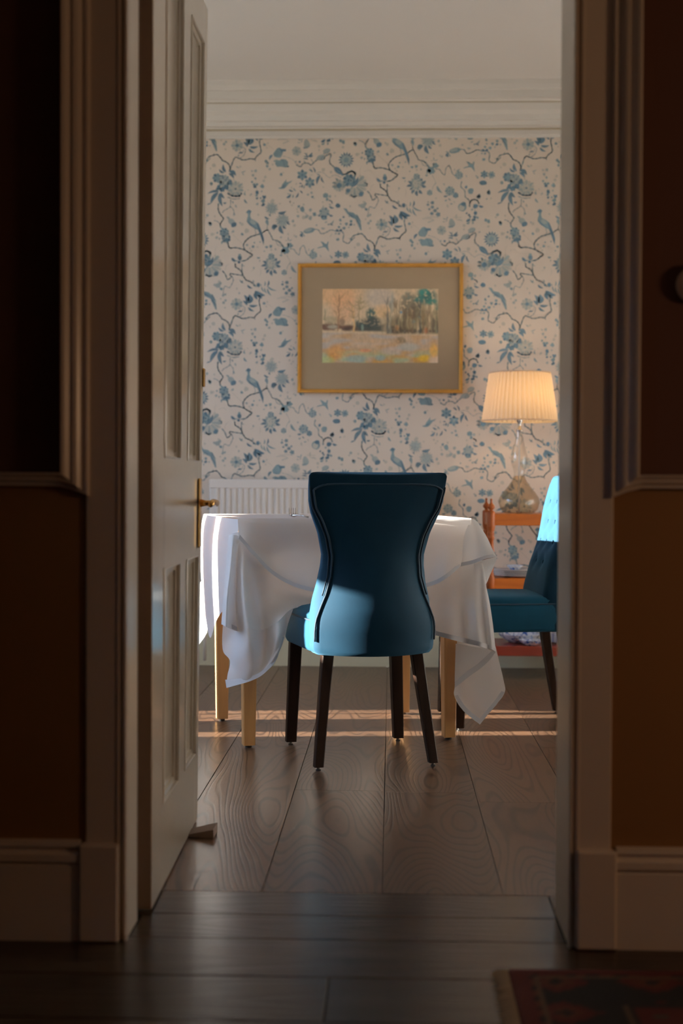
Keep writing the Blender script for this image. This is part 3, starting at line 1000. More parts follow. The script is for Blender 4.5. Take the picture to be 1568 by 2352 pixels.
# flower with dark leaf ruff
flower(R3, (1375, 1030), 145, 12, 2, 3, 2, 1, r_in=0.55, r_core=0)
speck(R3, (1375, 1040), 120, 26, 1, 5, 9)
flower(R3, (1380, 890), 70, 7, 1, 2, 1, 2)
for a, b_, w in (((1290, 1080), (1170, 1090), 50), ((1290, 1060), (1200, 980), 50), ((1340, 1160), (1280, 1240), 55), ((1380, 1170), (1400, 1290), 62), ((1430, 1160), (1500, 1240), 60), ((1470, 1030), (1570, 970), 60),
                 ((1480, 1060), (1580, 1100), 60), ((1460, 980), (1490, 920), 45), ((1300, 1130), (1240, 1160), 40)):
    leaf(R3, a, b_, w, 0)
for a, b_, w, t in (((1080, 910), (1160, 910), 34, 1), ((1130, 1000), (1150, 950), 20, 2), ((1240, 1530), (1295, 1650), 28, 1), ((1180, 1500), (1245, 1625), 24, 1), ((1290, 1490), (1500, 1590), 32, 1), ((1300, 1540), (1390, 1700), 34, 1),
                    ((1240, 1500), (1250, 1395), 26, 1), ((1305, 1500), (1325, 1375), 34, 0), ((885, 1475), (1000, 1545), 40, 0), ((1040, 1600), (1260, 1690), 95, 0), ((1050, 1620), (1100, 1780), 70, 0), ((1010, 1440), (1000, 1365), 34, 2),
                    ((1040, 1500), (1010, 1480), 30, 0), ((730, 1365), (820, 1440), 22, 1), ((760, 1440), (790, 1370), 22, 1), ((1170, 1500), (1160, 1450), 18, 1), ((940, 1200), (1060, 1090), 8, 3), ((1140, 1300), (1150, 1130), 10, 3)):
    leaf(R3, a, b_, w, t, vein=False)
blob(R3, (1117, 1475), 36, 0, 4, 44)
for c, r, t in (((270, 1480), 55, 2), ((330, 1440), 34, 2), ((350, 1560), 28, 1), ((210, 1470), 24, 2), ((1285, 695), 26, 1), ((1370, 680), 30, 1), ((1240, 780), 16, 2), ((1380, 750), 20, 3), ((430, 1670), 26, 2), ((300, 1400), 20, 3)):
    blob(R3, c, r, t, jag=0.35)
# little beast and shell near the top
poly(R2, [(-30, 370), (20, 355), (60, 385), (100, 400), (150, 385), (155, 430), (95, 440), (75, 500), (40, 560), (-30, 560), (-90, 540), (-110, 480), (-70, 420)], 1, 2)
poly(R2, [(10, 360), (60, 385), (150, 390), (150, 425), (80, 435), (60, 470), (40, 420)], 0, 3)
leaf(R2, (-120, 500), (-190, 610), 50, 0)
poly(R2, [(-60, 600), (20, 620), (60, 590), (150, 600), (195, 650), (190, 715), (225, 740), (140, 765), (60, 745), (-30, 750), (-70, 690)], 1, 2)
stroke(R2, [(80, 610), (110, 680), (130, 745)], 14, 0, 4)
leaf(R2, (150, 745), (225, 735), 26, 0)
for c, r, t in (((-255, 640), 30, 1), ((-225, 670), 26, 1), ((-230, 740), 26, 1), ((-180, 795), 26, 2), ((-80, 630), 18, 1), ((-120, 700), 20, 3)):
    blob(R2, c, r, t, jag=0.3)
for k in range(9):
    leaf(R2, (60 + k * 34, 140 + 3 * abs(k - 4)), (50 + k * 34, 168 + 5 * k % 20), 12, 2, vein=False)
    leaf(R2, (100 + k * 15, 250 - 5 * k), (96 + k * 15, 285 - 6 * k), 10, 2, vein=False)
    leaf(R2, (620 + k * 20, 150), (612 + k * 20, 185), 12, 3, vein=False)
leaf(R2, (395, 185), (480, 195), 26, 2)
leaf(R2, (470, 200), (490, 140), 26, 2)
flower(R2, (370, 430), 100, 12, 2, 2, 1, 1, r_in=0.5, r_core=0.2)
poly(R2, [(520, 320), (525, 240), (545, 195), (580, 185), (620, 230), (650, 290), (640, 330), (580, 350)], 2, 2)
leaf(R2, (500, 350), (650, 320), 45, 1, 3)
leaf(R2, (510, 380), (560, 330), 26, 1, 3)
for a, b_, w in (((600, 550), (695, 455), 48), ((600, 560), (520, 460), 24), ((610, 565), (505, 540), 22), ((610, 600), (500, 590), 32), ((630, 550), (715, 510), 26)):
    leaf(R2, a, b_, w, 0)
blob(R2, (435, 650), 22, 0)
blob(R2, (860, 560), 90, 2, 2, 48, -0.4)
leaf(R2, (850, 590), (940, 510), 40, 1, 3)
blob(R2, (985, 425), 75, 2, 2, 48, -0.3)
stroke(R2, [(920, 480), (1000, 470), (1050, 430)], 16, 1, 3)
blob(R2, (915, 228), 45, 0, 2, 26, -0.5)
for c, r in (((952, 150), 20), ((1045, 158), 32), ((1010, 222), 26)):
    blob(R2, c, r, 0, jag=0.25)
for c, r, t in (((1270, 220), 30, 1), ((1330, 250), 36, 1), ((1325, 350), 26, 3), ((830, 330), 30, 3), ((1475, 165), 22, 3), ((830, 410), 20, 3), ((1560, 270), 30, 1), ((920, 815), 40, 3), ((1080, 860), 26, 3), ((55, 905), 28, 1),
                ((100, 870), 16, 3), ((920, 1170), 16, 3), ((700, 1370), 26, 1), ((610, 1320), 22, 2), ((680, 1285), 26, 2), ((735, 1400), 16, 3), ((240, 1470), 18, 3), ((280, 1540), 18, 3)):
    blob(R2, c, r, t, jag=0.25)
flower(R2, (1390, 612), 160, 15, 0, 2, 1, 1, True, 0.62, 0.32)
speck(R2, (1390, 612), 100, 20, 1, 5, 9)
leaf(R2, (1140, 760), (1330, 925), 110, 0, bend=0)
flower(R2, (490, 920), 115, 6, 0, 1, 0, 2, True, 0.5, 0.2)
flower(R2, (645, 1075), 110, 6, 0, 1, 2, 2, True, 0.5, 0.25)
for a, b_, w, t in (((755, 880), (700, 755), 30, 0), ((705, 865), (620, 810), 32, 0), ((860, 920), (790, 1120), 58, 0), ((880, 950), (942, 1085), 36, 0), ((790, 910), (850, 900), 26, 1), ((480, 1100), (420, 1095), 26, 0), ((470, 1180), (490, 1110), 34, 0),
                    ((510, 1200), (530, 1120), 24, 1), ((420, 1170), (460, 1130), 20, 1), ((215, 1215), (310, 1255), 34, 0), ((310, 1185), (365, 1250), 26, 1), ((165, 1390), (260, 1305), 50, 0), ((285, 1390), (300, 1315), 30, 1),
                    ((350, 1390), (412, 1275), 36, 0), ((495, 1300), (435, 1240), 26, 0), ((180, 1300), (240, 1300), 16, 1), ((660, 900), (720, 910), 12, 3), ((640, 920), (700, 930), 12, 3)):
    leaf(R2, a, b_, w, t)
poly(R2, [(-10, 1185), (60, 1165), (80, 1110), (130, 1050), (165, 1000), (155, 1060), (200, 1065), (295, 1025), (205, 1100), (150, 1170), (110, 1200), (40, 1205)], 1, 3)
leaf(R2, (60, 1180), (150, 1100), 40, 0, 4)
flower(R2, (1245, 1140), 125, 11, 2, 1, 0, 2, False, 0.45, 0.38)
for a, b_, w in (((1190, 1090), (1100, 1090), 44), ((1190, 1160), (1100, 1175), 44), ((1220, 1060), (1170, 985), 42), ((1320, 1130), (1400, 1130), 60)):
    leaf(R2, a, b_, w, 1)
# shell fan bloom
flower(R5, (130, 1130), 260, 9, 2, 2, 1, 1, False, 0, 0, R(-55), R(200))
flower(R2, (1450, 1030), 130, 8, 0, 1, 0, 4, False, 0.5, 0.25)
flower(R5, (60, 1040), 100, 6, 0, 2, 0, 5, False, 0.4, 0.2)
leaf(R5, (60, 1170), (205, 960), 75, 0, 7)
blob(R5, (265, 1315), 45, 0, 6, 52, 0.5)
stroke(R5, [(60, 1330), (110, 1370), (170, 1350)], 34, 0, 6)
stroke(R5, [(330, 1080), (385, 1100), (380, 1150)], 26, 1, 6)
stroke(R5, [(-20, 880), (60, 845), (120, 870), (140, 930)], 40, 1, 6)
blob(R2, (1430, 1240), 45, 0, 6)
# lower middle
for c, r, t in (((975, 1340), 55, 1), ((1060, 1360), 30, 2), ((1000, 1420), 30, 1), ((1222, 1550), 48, 0)):
    blob(R2, c, r, t, jag=0.2)
stroke(R2, [(1045, 1440), (1090, 1460), (1105, 1500)], 26, 0, 2)
leaf(R2, (1040, 1560), (1150, 1600), 38, 0)
leaf(R2, (1040, 1510), (1090, 1540), 22, 1)
for c, r, t in (((420, 490), 28, 1), ((490, 550), 48, 1), ((660, 560), 34, 2), ((740, 650), 40, 1), ((580, 700), 36, 2), ((660, 728), 38, 2), ((400, 690), 28, 2), ((520, 720), 40, 3), ((300, 790), 30, 2), ((330, 880), 30, 3),
                ((400, 600), 22, 3), ((240, 390), 20, 3), ((310, 420), 20, 3), ((275, 465), 16, 3), ((1340, 710), 22, 0), ((520, 450), 24, 3)):
    blob(R4, c, r, t, jag=0.3)
flower(R4, (945, 615), 110, 8, 1, 2, 1, 2, False, 0.55, 0)
for c, r in (((900, 700), 30), ((965, 700), 30), ((840, 680), 20)):
    blob(R4, c, r, 0, 5, jag=0.3)
blob(R4, (945, 742), 60, 1, 3, 22)
for a, b_, w, t in (((1040, 660), (1130, 685), 42, 0), ((1065, 860), (1140, 770), 30, 1), ((1060, 835), (1130, 875), 30, 0), ((1010, 860), (1060, 850), 36, 1), ((950, 820), (1010, 790), 30, 2), ((920, 540), (910, 480), 12, 2),
                    ((880, 930), (970, 940), 40, 2), ((770, 880), (800, 860), 30, 1), ((470, 1040), (500, 1120), 60, 0), ((520, 1070), (440, 1000), 26, 1), ((520, 1060), (550, 1110), 22, 1), ((200, 1190), (195, 1110), 24, 2),
                    ((210, 1190), (290, 1160), 22, 2), ((190, 1200), (130, 1190), 20, 3), ((660, 1410), (740, 1350), 30, 1), ((620, 1400), (630, 1350), 18, 2), ((30, 1480), (90, 1500), 30, 1), ((60, 1440), (90, 1490), 20, 2),
                    ((1090, 1520), (1050, 1500), 20, 1), ((1090, 1560), (1100, 1510), 40, 1), ((1430, 1150), (1490, 1130), 20, 3), ((1050, 1120), (1100, 1030), 16, 3), ((880, 1540), (850, 1480), 20, 2)):
    leaf(R4, a, b_, w, t)
poly(R4, [(1335, 530), (1400, 535), (1440, 600), (1540, 620), (1610, 680), (1660, 780), (1700, 860), (1712, 985), (1680, 970), (1640, 850), (1590, 760), (1500, 715), (1420, 650), (1380, 590)], 1, 3)
leaf(R4, (1440, 640), (1580, 700), 45, 0, 4)
leaf(R4, (1600, 700), (1700, 900), 34, 0, 4)
blob(R4, (635, 985), 115, 1, 2, 55, -0.2)
blob(R4, (610, 975), 80, 2, 3, 36, -0.2)
for c, r, t in (((1275, 772), 26, 1), ((1280, 850), 18, 1), ((1245, 915), 26, 1), ((1215, 985), 28, 0), ((1285, 980), 30, 0), ((1350, 938), 30, 1), ((1400, 850), 30, 1), ((1490, 860), 30, 0), ((1450, 920), 18, 2), ((1250, 1050), 24, 1),
                ((1222, 1170), 30, 1), ((1185, 1045), 20, 2), ((240, 1290), 62, 1), ((200, 1270), 26, 2), ((150, 1390), 80, 1), ((110, 1400), 40, 0), ((1475, 490), 22, 3)):
    blob(R4, c, r, t, jag=0.3)
poly(R4, [(800, 1345), (850, 1320), (920, 1305), (900, 1250), (865, 1205), (930, 1225), (960, 1255), (1000, 1260), (1010, 1215), (1035, 1215), (1022, 1300), (1045, 1420), (1000, 1370), (975, 1335), (930, 1325), (820, 1350)], 1, 3)
flower(R4, (720, 1490), 85, 9, 1, 2, 1, 2)
flower(R4, (1235, 1475), 82, 6, 0, 1, 0, 2, True, 0.5, 0.3)
flower(R4, (1385, 1485), 80, 8, 1, 1, 0, 2, True, 0.5, 0.2)
# right hand group
flower(R6, (645, 180), 100, 9, 1, 2, 1, 2)
speck(R6, (645, 180), 70, 12, 1, 6, 8)
flower(R6, (765, 270), 60, 6, 0, 1, 0, 2)
flower(R6, (235, 215), 60, 6, 1, 2, 1, 2)
for a, b_, w, t in (((515, 290), (610, 268), 34, 0), ((380, 75), (495, 225), 52, 1), ((620, 330), (670, 370), 22, 0), ((540, 380), (590, 360), 28, 1), ((650, 440), (710, 438), 24, 1), ((600, 450), (620, 530), 40, 3), ((1190, 320), (1260, 235), 60, 0),
                    ((1240, 480), (1340, 505), 46, 0), ((1400, 240), (1445, 145), 40, 0), ((1050, 650), (1020, 690), 20, 0), ((985, 850), (1060, 810), 40, 1), ((1110, 860), (1120, 800), 34, 1), ((790, 650), (790, 765), 40, 3), ((915, 800), (780, 775), 34, 3),
                    ((500, 800), (560, 810), 20, 2), ((570, 810), (590, 750), 22, 2)):
    leaf(R6, a, b_, w, t)
for c, r, t in (((975, 100), 30, 0), ((1075, 182), 58, 1), ((1440, 215), 42, 0), ((1240, 300), 40, 0), ((1170, 490), 50, 0), ((990, 635), 18, 0), ((1042, 670), 20, 0), ((1170, 635), 38, 0), ((1150, 765), 28, 0), ((1215, 728), 24, 1),
                ((1055, 755), 18, 1), ((1105, 560), 26, 2), ((1400, 345), 18, 2)):
    blob(R6, c, r, t, jag=0.2)
blob(R6, (900, 510), 90, 1, 2)
blob(R6, (890, 525), 60, 3, 3)
blob(R6, (925, 450), 55, 0, 4, 42)
blob(R6, (1320, 15), 78, 0, 3, 48)
for c, r in (((200, 460), 30), ((290, 420), 42), ((290, 510), 38), ((230, 552), 26), ((345, 582), 42), ((280, 640), 40), ((395, 537), 24), ((410, 660), 52), ((205, 405), 16)):
    flower(R6, c, r, 5, 0, 1, 0, 2, True, 0.5, 0.2)
for k in range(9):
    leaf(R6, (105 + k * 25, 735 - 6 * k + k * k), (98 + k * 25, 765 - 6 * k + k * k), 12, 2, vein=False)
rr = random.Random(3)
for _ in range(60):      # tiny faint sprigs
    c = (475 + rr.random() * 332, 315 + rr.random() * 360)
    a = rr.random() * 6.28
    for j in (-0.6, 0, 0.6):
        leaf(IDN, c, (c[0] + 5 * math.cos(a + j), c[1] + 5 * math.sin(a + j)), 13, 3 if _ % 3 else 2, 0, vein=False)

tile.sort(key=lambda q: q[1])


def clip_top(P, ztop):
    out = []
    for i in range(len(P)):
        a, b_ = P[i], P[(i + 1) % len(P)]
        ia, ib = a[1] <= ztop, b_[1] <= ztop
        if ia:
            out.append(a)
        if ia != ib:
            t = (ztop - a[1]) / (b_[1] - a[1])
            out.append((a[0] + (b_[0] - a[0]) * t, ztop))
    return out


# pixel -> metre on the paper (measured once at the wall), then repeated over the half-drop lattice
O0, OX, OY = at(475, 312, YB), at(807, 312, YB), at(475, 676, YB)
mpx = (OX.x - O0.x) / 332.0
mpy = (O0.z - OY.z) / 364.0
XW0, ZW0 = O0.x, O0.z
base = [(t, ly, [(XW0 + (p[0] - 475) * mpx, ZW0 - (p[1] - 312) * mpy) for p in pts]) for t, ly, pts in tile]
for i in range(-4, 4):
    for j in range(-5, 6):
        dx = i * LA[0] * mpx
        dz = -(i * LA[1] + j * LB[1]) * mpy
        if XW0 + dx > PAPER_X[1] or XW0 + dx + 0.75 < PAPER_X[0] or ZW0 + dz < 0.15 or ZW0 + dz - 0.85 > PAPER_TOP:
            continue
        for t, ly, pts in base:
            q = [(p[0] + dx, p[1] + dz) for p in pts]
            xs, zs = [p[0] for p in q], [p[1] for p in q]
            if min(zs) > PAPER_TOP or min(zs) < 0.2 or min(xs) < PAPER_X[0] or max(xs) > PAPER_X[1]:
                continue
            if max(zs) > PAPER_TOP:
                q = clip_top(q, PAPER_TOP)
                if len(q) < 3:
                    continue
            yy = YB - 0.0006 - 0.00012 * ly
            print_mb.add([(p[0], yy, p[1]) for p in q], [tuple(range(len(q)))], t)
print_mb.build('wallpaper_print', [M['ink0'], M['ink1'], M['ink2'], M['ink3']], wb_o, kind='stuff', label='blue birds and flowers printed on the cream wallpaper', fix=False)

# ------------------------------------------------------------------ painting
def paint():
    w_, h_ = 220, 142
    A = np.zeros((h_, w_, 3))
    yy, xx = np.mgrid[0:h_, 0:w_]
    u, v = xx / w_, yy / h_
    rg = np.random.RandomState(5)

    def c(s):
        return np.array(lin(s)) * 1.9

    def noise(sx, sy, seed):
        r = np.random.RandomState(seed)
        g = r.rand(int(h_ / sy) + 3, int(w_ / sx) + 3)
        gy, gx = yy / sy, xx / sx
        iy, ix = gy.astype(int), gx.astype(int)
        fy, fx = gy - iy, gx - ix
        return (g[iy, ix] * (1 - fx) + g[iy, ix + 1] * fx) * (1 - fy) + (g[iy + 1, ix] * (1 - fx) + g[iy + 1, ix + 1] * fx) * fy

    def put(mask, s):
        nonlocal A
        A = A * (1 - mask[..., None]) + c(s) * mask[..., None]

    def soft(cx, cy, rx, ry, p=2.0):
        return np.clip(1.35 - (((u - cx) / rx) ** 2 + ((v - cy) / ry) ** 2) ** (p / 2), 0, 1) ** 1.2

    A[:] = c((160, 140, 112))
    put(soft(0.12, 0.05, 0.22, 0.2) * 0.6, (175, 132, 90))
    put(soft(0.18, 0.25, 0.12, 0.25) * 0.5, (172, 128, 92))
    put(soft(0.5, 0.12, 0.14, 0.16) * 0.7, (152, 140, 126))
    put(soft(0.52, 0.3, 0.1, 0.1) * 0.5, (175, 140, 95))
    # field
    F_ = np.clip((v - 0.575 - 0.04 * u) * 40, 0, 1)
    put(F_, (146, 124, 100))
    N1, N2, N3 = noise(16, 9, 1), noise(9, 12, 2), noise(24, 7, 3)
    put(F_ * np.clip((N1 - 0.45) * 4, 0, 1) * 0.6, (150, 116, 78))
    put(F_ * np.clip((N3 - 0.55) * 4, 0, 1) * 0.7, (138, 134, 128))
    lo_ = F_ * np.clip((v - 0.78) * 7, 0, 1)
    put(lo_ * np.clip((N2 - 0.2) * 3, 0, 1) * 0.85, (150, 112, 48))
    put(lo_ * np.clip((noise(20, 8, 8) - 0.5) * 5, 0, 1) * 0.8, (125, 140, 112))
    put(soft(0.3, 0.94, 0.1, 0.06) * 0.8, (112, 130, 124))
    put(soft(0.5, 0.93, 0.05, 0.04) * 0.8, (110, 130, 125))
    put(soft(0.37, 0.83, 0.06, 0.025) * 0.5, (168, 90, 55))
    put(soft(0.6, 0.83, 0.1, 0.06) * 0.7, (150, 135, 122))
    put(soft(0.74, 0.78, 0.1, 0.06) * 0.7, (138, 140, 132))
    put(soft(0.4, 0.72, 0.22, 0.06) * 0.5, (160, 134, 104))
    put(soft(0.88, 0.93, 0.06, 0.05) * 0.8, (172, 138, 30))
    put(soft(0.97, 0.97, 0.06, 0.09) * 0.9, (168, 148, 126))
    put(soft(0.96, 0.83, 0.04, 0.1) * 0.7, (185, 140, 55))
    put(soft(0.12, 0.85, 0.08, 0.12) * 0.5, (170, 115, 50))
    put(soft(0.04, 0.97, 0.07, 0.07) * 0.7, (140, 145, 95))
    # hedge and far mass
    hed = np.clip((v - 0.42 - 0.07 * noise(12, 12, 4)) * 25, 0, 1) * np.clip((0.57 + 0.03 * u - v) * 40, 0, 1)
    put(hed * np.clip(1 - (u - 0.3) * 20, 0, 1) * np.clip((noise(7, 6, 6) - 0.22) * 3, 0, 1) * 0.95, (72, 48, 38))
    put(soft(0.08, 0.42, 0.07, 0.06) * 0.6, (118, 110, 86))
    put(soft(0.09, 0.51, 0.05, 0.03) * 0.75, (140, 134, 116))
    put(soft(0.17, 0.44, 0.03, 0.05) * 0.6, (58, 42, 36))
    put(soft(0.23, 0.535, 0.06, 0.03) * 0.8, (44, 34, 30))
    put(hed * np.clip((u - 0.27) * 20, 0, 1) * np.clip(1 - (u - 0.5) * 15, 0, 1) * 0.95, (34, 42, 40))
    sp = np.clip((noise(3, 3, 31) - 0.15) * 3, 0, 1)
    put(soft(0.42, 0.33, 0.05, 0.085) * sp * 0.95, (34, 62, 58))
    put(soft(0.43, 0.45, 0.085, 0.09) * (0.4 + 0.6 * sp) * 0.95, (28, 42, 42))
    put(soft(0.32, 0.47, 0.05, 0.07) * sp * 0.9, (38, 52, 50))
    put(soft(0.345, 0.52, 0.012, 0.05) * 0.7, (110, 125, 112))
    # right hand wood: a broad screen of trees
    edge_ = 0.24 - 0.14 * np.clip((u - 0.62) * 4, 0, 1) + 0.10 * noise(6, 8, 33)
    wd_ = np.clip((u - 0.50) * 12, 0, 1) * np.clip((v - edge_) * 7, 0, 1) * np.clip((0.615 - v) * 25, 0, 1)
    put(wd_ * np.clip((noise(3, 30, 7) - 0.1) * 2.2, 0, 1) * 0.9, (92, 80, 56))
    put(wd_ * np.clip((noise(3, 22, 9) - 0.45) * 4, 0, 1) * 0.85, (48, 42, 32))
    put(wd_ * np.clip((noise(4, 12, 19) - 0.62) * 5, 0, 1) * 0.7, (120, 112, 86))
    put(wd_ * np.clip((noise(5, 9, 29) - 0.68) * 5, 0, 1) * 0.6, (84, 98, 96))
    for (cx, cy, rx_, ry_, s_, k_, sd_) in ((0.745, 0.2, 0.085, 0.16, (58, 56, 46), 0.8, 10), (0.73, 0.1, 0.05, 0.06, (72, 78, 70), 0.7, 11), (0.80, 0.3, 0.06, 0.12, (62, 54, 40), 0.7, 15),
                                            (0.895, 0.10, 0.095, 0.12, (22, 62, 58), 0.97, 12), (0.83, 0.14, 0.05, 0.05, (24, 72, 68), 0.95, 13), (0.94, 0.17, 0.055, 0.05, (28, 78, 70), 0.9, 14), (0.985, 0.24, 0.02, 0.06, (40, 70, 62), 0.7, 16),
                                            (0.87, 0.04, 0.05, 0.05, (30, 86, 78), 0.9, 17)):
        put(soft(cx, cy, rx_, ry_) * np.clip((noise(3.2, 3.2, sd_) - 0.20) * 5, 0, 1) * k_, s_)
    put(soft(0.60, 0.2, 0.02, 0.16) * 0.45, (96, 108, 104))
    put(soft(0.63, 0.55, 0.06, 0.06) * np.clip((noise(4, 4, 18) - 0.1) * 3, 0, 1) * 0.9, (44, 32, 24))
    put(np.clip(1 - np.abs(v - 0.55 - 0.02 * u) * 20, 0, 1) * np.clip((u - 0.55) * 8, 0, 1) * np.clip((noise(4, 4, 14) - 0.15) * 3, 0, 1) * 0.92, (44, 36, 26))
    put(soft(0.64, 0.52, 0.02, 0.04) * 0.6, (165, 110, 60))
    put(soft(0.89, 0.56, 0.015, 0.05) * 0.7, (120, 62, 30))
    put(soft(0.675, 0.315, 0.012, 0.02), (70, 105, 125))
    put(soft(0.68, 0.69, 0.05, 0.05) * np.clip((noise(4, 5, 20) - 0.3) * 3, 0, 1) * 0.7, (80, 72, 50))

    def trunk(x, y0, y1, wd0, wd1, s, lean=0.0, k=0.9):
        t = np.clip((v - y0) / (y1 - y0), 0, 1)
        ww = wd0 + (wd1 - wd0) * t
        xc = x + lean * (1 - t) + 0.004 * np.sin(v * 40 + x * 50)
        put(np.clip(1.4 - np.abs(u - xc) / ww, 0, 1) * ((v > y0) & (v < y1)) * k, s)

    def twigs(x, y, n, L, s, k=0.5, up=-1.2):
        for _ in range(n):
            a = -PI / 2 + rg.uniform(-up, up)
            L2 = L * rg.uniform(0.4, 1)
            for t in np.linspace(0, 1, 24):
                px_, py_ = int((x + t * L2 * math.cos(a) * 0.65) * w_), int((y + t * L2 * math.sin(a)) * h_)
                if 0 <= px_ < w_ and 0 <= py_ < h_:
                    A[py_, px_] = A[py_, px_] * (1 - k) + c(s) * k
    trunk(0.135, 0.07, 0.57, 0.003, 0.008, (112, 82, 58), 0.012)
    for yq in (0.12, 0.2, 0.28, 0.36):
        twigs(0.14, yq + 0.05, 5, 0.16, (120, 90, 62), 0.45)
    trunk(0.275, 0.2, 0.58, 0.003, 0.010, (170, 138, 95), -0.012)
    for yq in (0.2, 0.28, 0.36):
        twigs(0.27, yq + 0.04, 7, 0.16, (122, 100, 72), 0.45)
    trunk(0.315, 0.16, 0.42, 0.003, 0.007, (125, 105, 78), 0.0)
    for yq in (0.18, 0.26):
        twigs(0.33, yq + 0.02, 14, 0.13, (120, 104, 74), 0.4, 1.4)
    for x, y0, s in ((0.555, 0.1, (72, 68, 60)), (0.565, 0.3, (58, 60, 58)), (0.585, 0.15, (100, 100, 88)), (0.62, 0.12, (95, 80, 60)), (0.635, 0.15, (84, 70, 52)), (0.66, 0.2, (98, 84, 62)),
                     (0.71, 0.25, (70, 56, 40)), (0.745, 0.25, (80, 64, 46)), (0.775, 0.3, (78, 60, 44)), (0.84, 0.15, (34, 42, 38)), (0.865, 0.3, (92, 72, 48)), (0.91, 0.25, (88, 70, 50)), (0.94, 0.3, (92, 80, 60)), (0.975, 0.28, (96, 88, 64))):
        trunk(x, y0, 0.60, 0.0025, 0.006, s, 0.003)
        twigs(x, y0 + 0.12, 8, 0.14, s, 0.35, 0.5)
    trunk(0.02, 0.27, 0.42, 0.002, 0.01, (112, 102, 78))
    fine = noise(2.2, 5, 41) + 0.6 * noise(4, 2.5, 42)
    A *= (0.80 + 0.26 * fine[..., None]) * (0.93 + 0.14 * rg.rand(h_, w_, 1))
    return np.clip(A, 0, 1)


pic = thing('framed_painting', 'gilt framed landscape painting with wide beige mount on the floral wall', 'painting', ((-0.465 + 0.359) / 2, YB - 0.02, 1.36), 0, world_parts=True)
fx0, fx1, fz0, fz1 = at(683, 750, 7.05).x, at(1063, 750, 7.05).x, at(870, 902, 7.05).z, at(870, 604, 7.05).z
fp = [(0, 0), (0, 0.020), (0.003, 0.024), (0.010, 0.024), (0.013, 0.019), (0.016, 0.018), (0.0185, 0.010), (0.0185, 0)]
rings = []
for (cx, cz2, sx, sz) in ((fx0, fz0, 1, 1), (fx1, fz0, -1, 1), (fx1, fz1, -1, -1), (fx0, fz1, 1, -1), (fx0, fz0, 1, 1)):
    rings.append([(cx + sx * a, YB - 0.004 - b_, cz2 + sz * a) for a, b_ in fp])
MB().loft(rings, True, False).build('frame', M['gold'], pic)
MB().box((fx0 + 0.01, YB - 0.012, fz0 + 0.01), (fx1 - 0.01, YB - 0.004, fz1 - 0.01)).build('mount', M['mount'], pic)
A = paint()
hh, ww_ = A.shape[:2]
px0, px1, pz0, pz1 = at(740, 750, 7.06).x, at(1006, 750, 7.06).x, at(870, 833, 7.06).z, at(870, 663, 7.06).z
gx, gz = np.linspace(px0, px1, ww_), np.linspace(pz1, pz0, hh)
P = np.stack([np.tile(gx, (hh, 1)), np.full((hh, ww_), YB - 0.0128), np.tile(gz[:, None], (1, ww_))], -1)
m_art, nt, b = new_mat('watercolour_paint')
va = nt.nodes.new('ShaderNodeVertexColor')
va.layer_name = 'paint'
nt.links.new(va.outputs[0], b.inputs['Base Color'])
b.inputs['Roughness'].default_value = 0.7
art = MB().grid(P).build('picture', m_art, pic, fix=False)
ca = art.data.color_attributes.new('paint', 'FLOAT_COLOR', 'POINT')
ca.data.foreach_set('color', np.concatenate([A.reshape(-1, 3), np.ones((hh * ww_, 1))], 1).ravel())

# ------------------------------------------------------------------ radiator
rad = thing('radiator', 'white ribbed panel radiator on the wall behind the table', 'radiator', (-0.36, YB - 0.07, 0.14), 0, world_parts=True)
rx0, rx1, rz0, rz1 = at(480, 1150, 6.99).x, 0.20, 0.26, at(600, 1101, 6.99).z
rb = MB().cbox((rx0, 6.995, rz0), (rx1, 7.02, rz1), 0.006)
rb.cbox((rx0, 6.990, rz1 - 0.045), (rx1, 6.996, rz1 - 0.002), 0.003)
rb.build('panel', M['radiator'], rad)
x = rx0 + 0.028
while x < rx1 - 0.03:
    MB().extrude([(x, 6.996), (x + 0.005, 6.988), (x + 0.0165, 6.988), (x + 0.0215, 6.996)], rz0 + 0.035, rz1 - 0.045, 'XY').build('rib', M['radiator'], rad, fix=False)
    x += 0.0295
for _x in (rx0 + 0.1, rx1 - 0.14):
    MB().box((_x, 7.02, rz0 + 0.1), (_x + 0.04, YB - 0.001, rz1 - 0.1)).build('bracket', M['radiator'], rad)
MB().tube([(rx0 - 0.02, 7.0, rz0 + 0.03), (rx0 - 0.02, 7.0, 0.03)], 0.008, 10).tube([(rx0 + 0.01, 7.0, rz0 + 0.03), (rx0 - 0.022, 7.0, rz0 + 0.03)], 0.010, 10).build('pipe', M['radiator'], rad, smooth=True)

# ------------------------------------------------------------------ chairs
def zt(P, z):
    P = np.array(P)
    return float(np.interp(z, P[:, 0], P[:, 1]))


WF = [(0.360, .186), (0.372, .196), (0.385, .198), (0.44, .199), (0.483, .196), (0.535, .189), (0.59, .176), (0.645, .168), (0.68, .1675), (0.75, .184), (0.815, .211), (0.85, .219), (0.893, .222), (0.93, .223), (0.937, .219)]
WR = [(0.360, .180), (0.372, .193), (0.385, .196), (0.44, .197), (0.475, .193), (0.515, .178), (0.555, .161), (0.61, .146), (0.675, .142), (0.735, .154), (0.79, .177), (0.83, .200), (0.885, .211), (0.93, .213), (0.937, .210)]
YR = [(0.36, -.235), (0.45, -.245), (0.6, -.240), (0.70, -.243), (0.80, -.258), (0.88, -.278), (0.94, -.292)]
YFR = [(0.36, -.10), (0.50, -.105), (0.60, -.125), (0.70, -.158), (0.80, -.183), (0.90, -.213), (0.94, -.230)]
BUTT = [(x_, z_) for z_, xs_ in ((0.84, (-.11, 0, .11)), (0.765, (-.055, .055)), (0.69, (-.10, 0, .10)), (0.615, (-.055, .055))) for x_ in xs_]


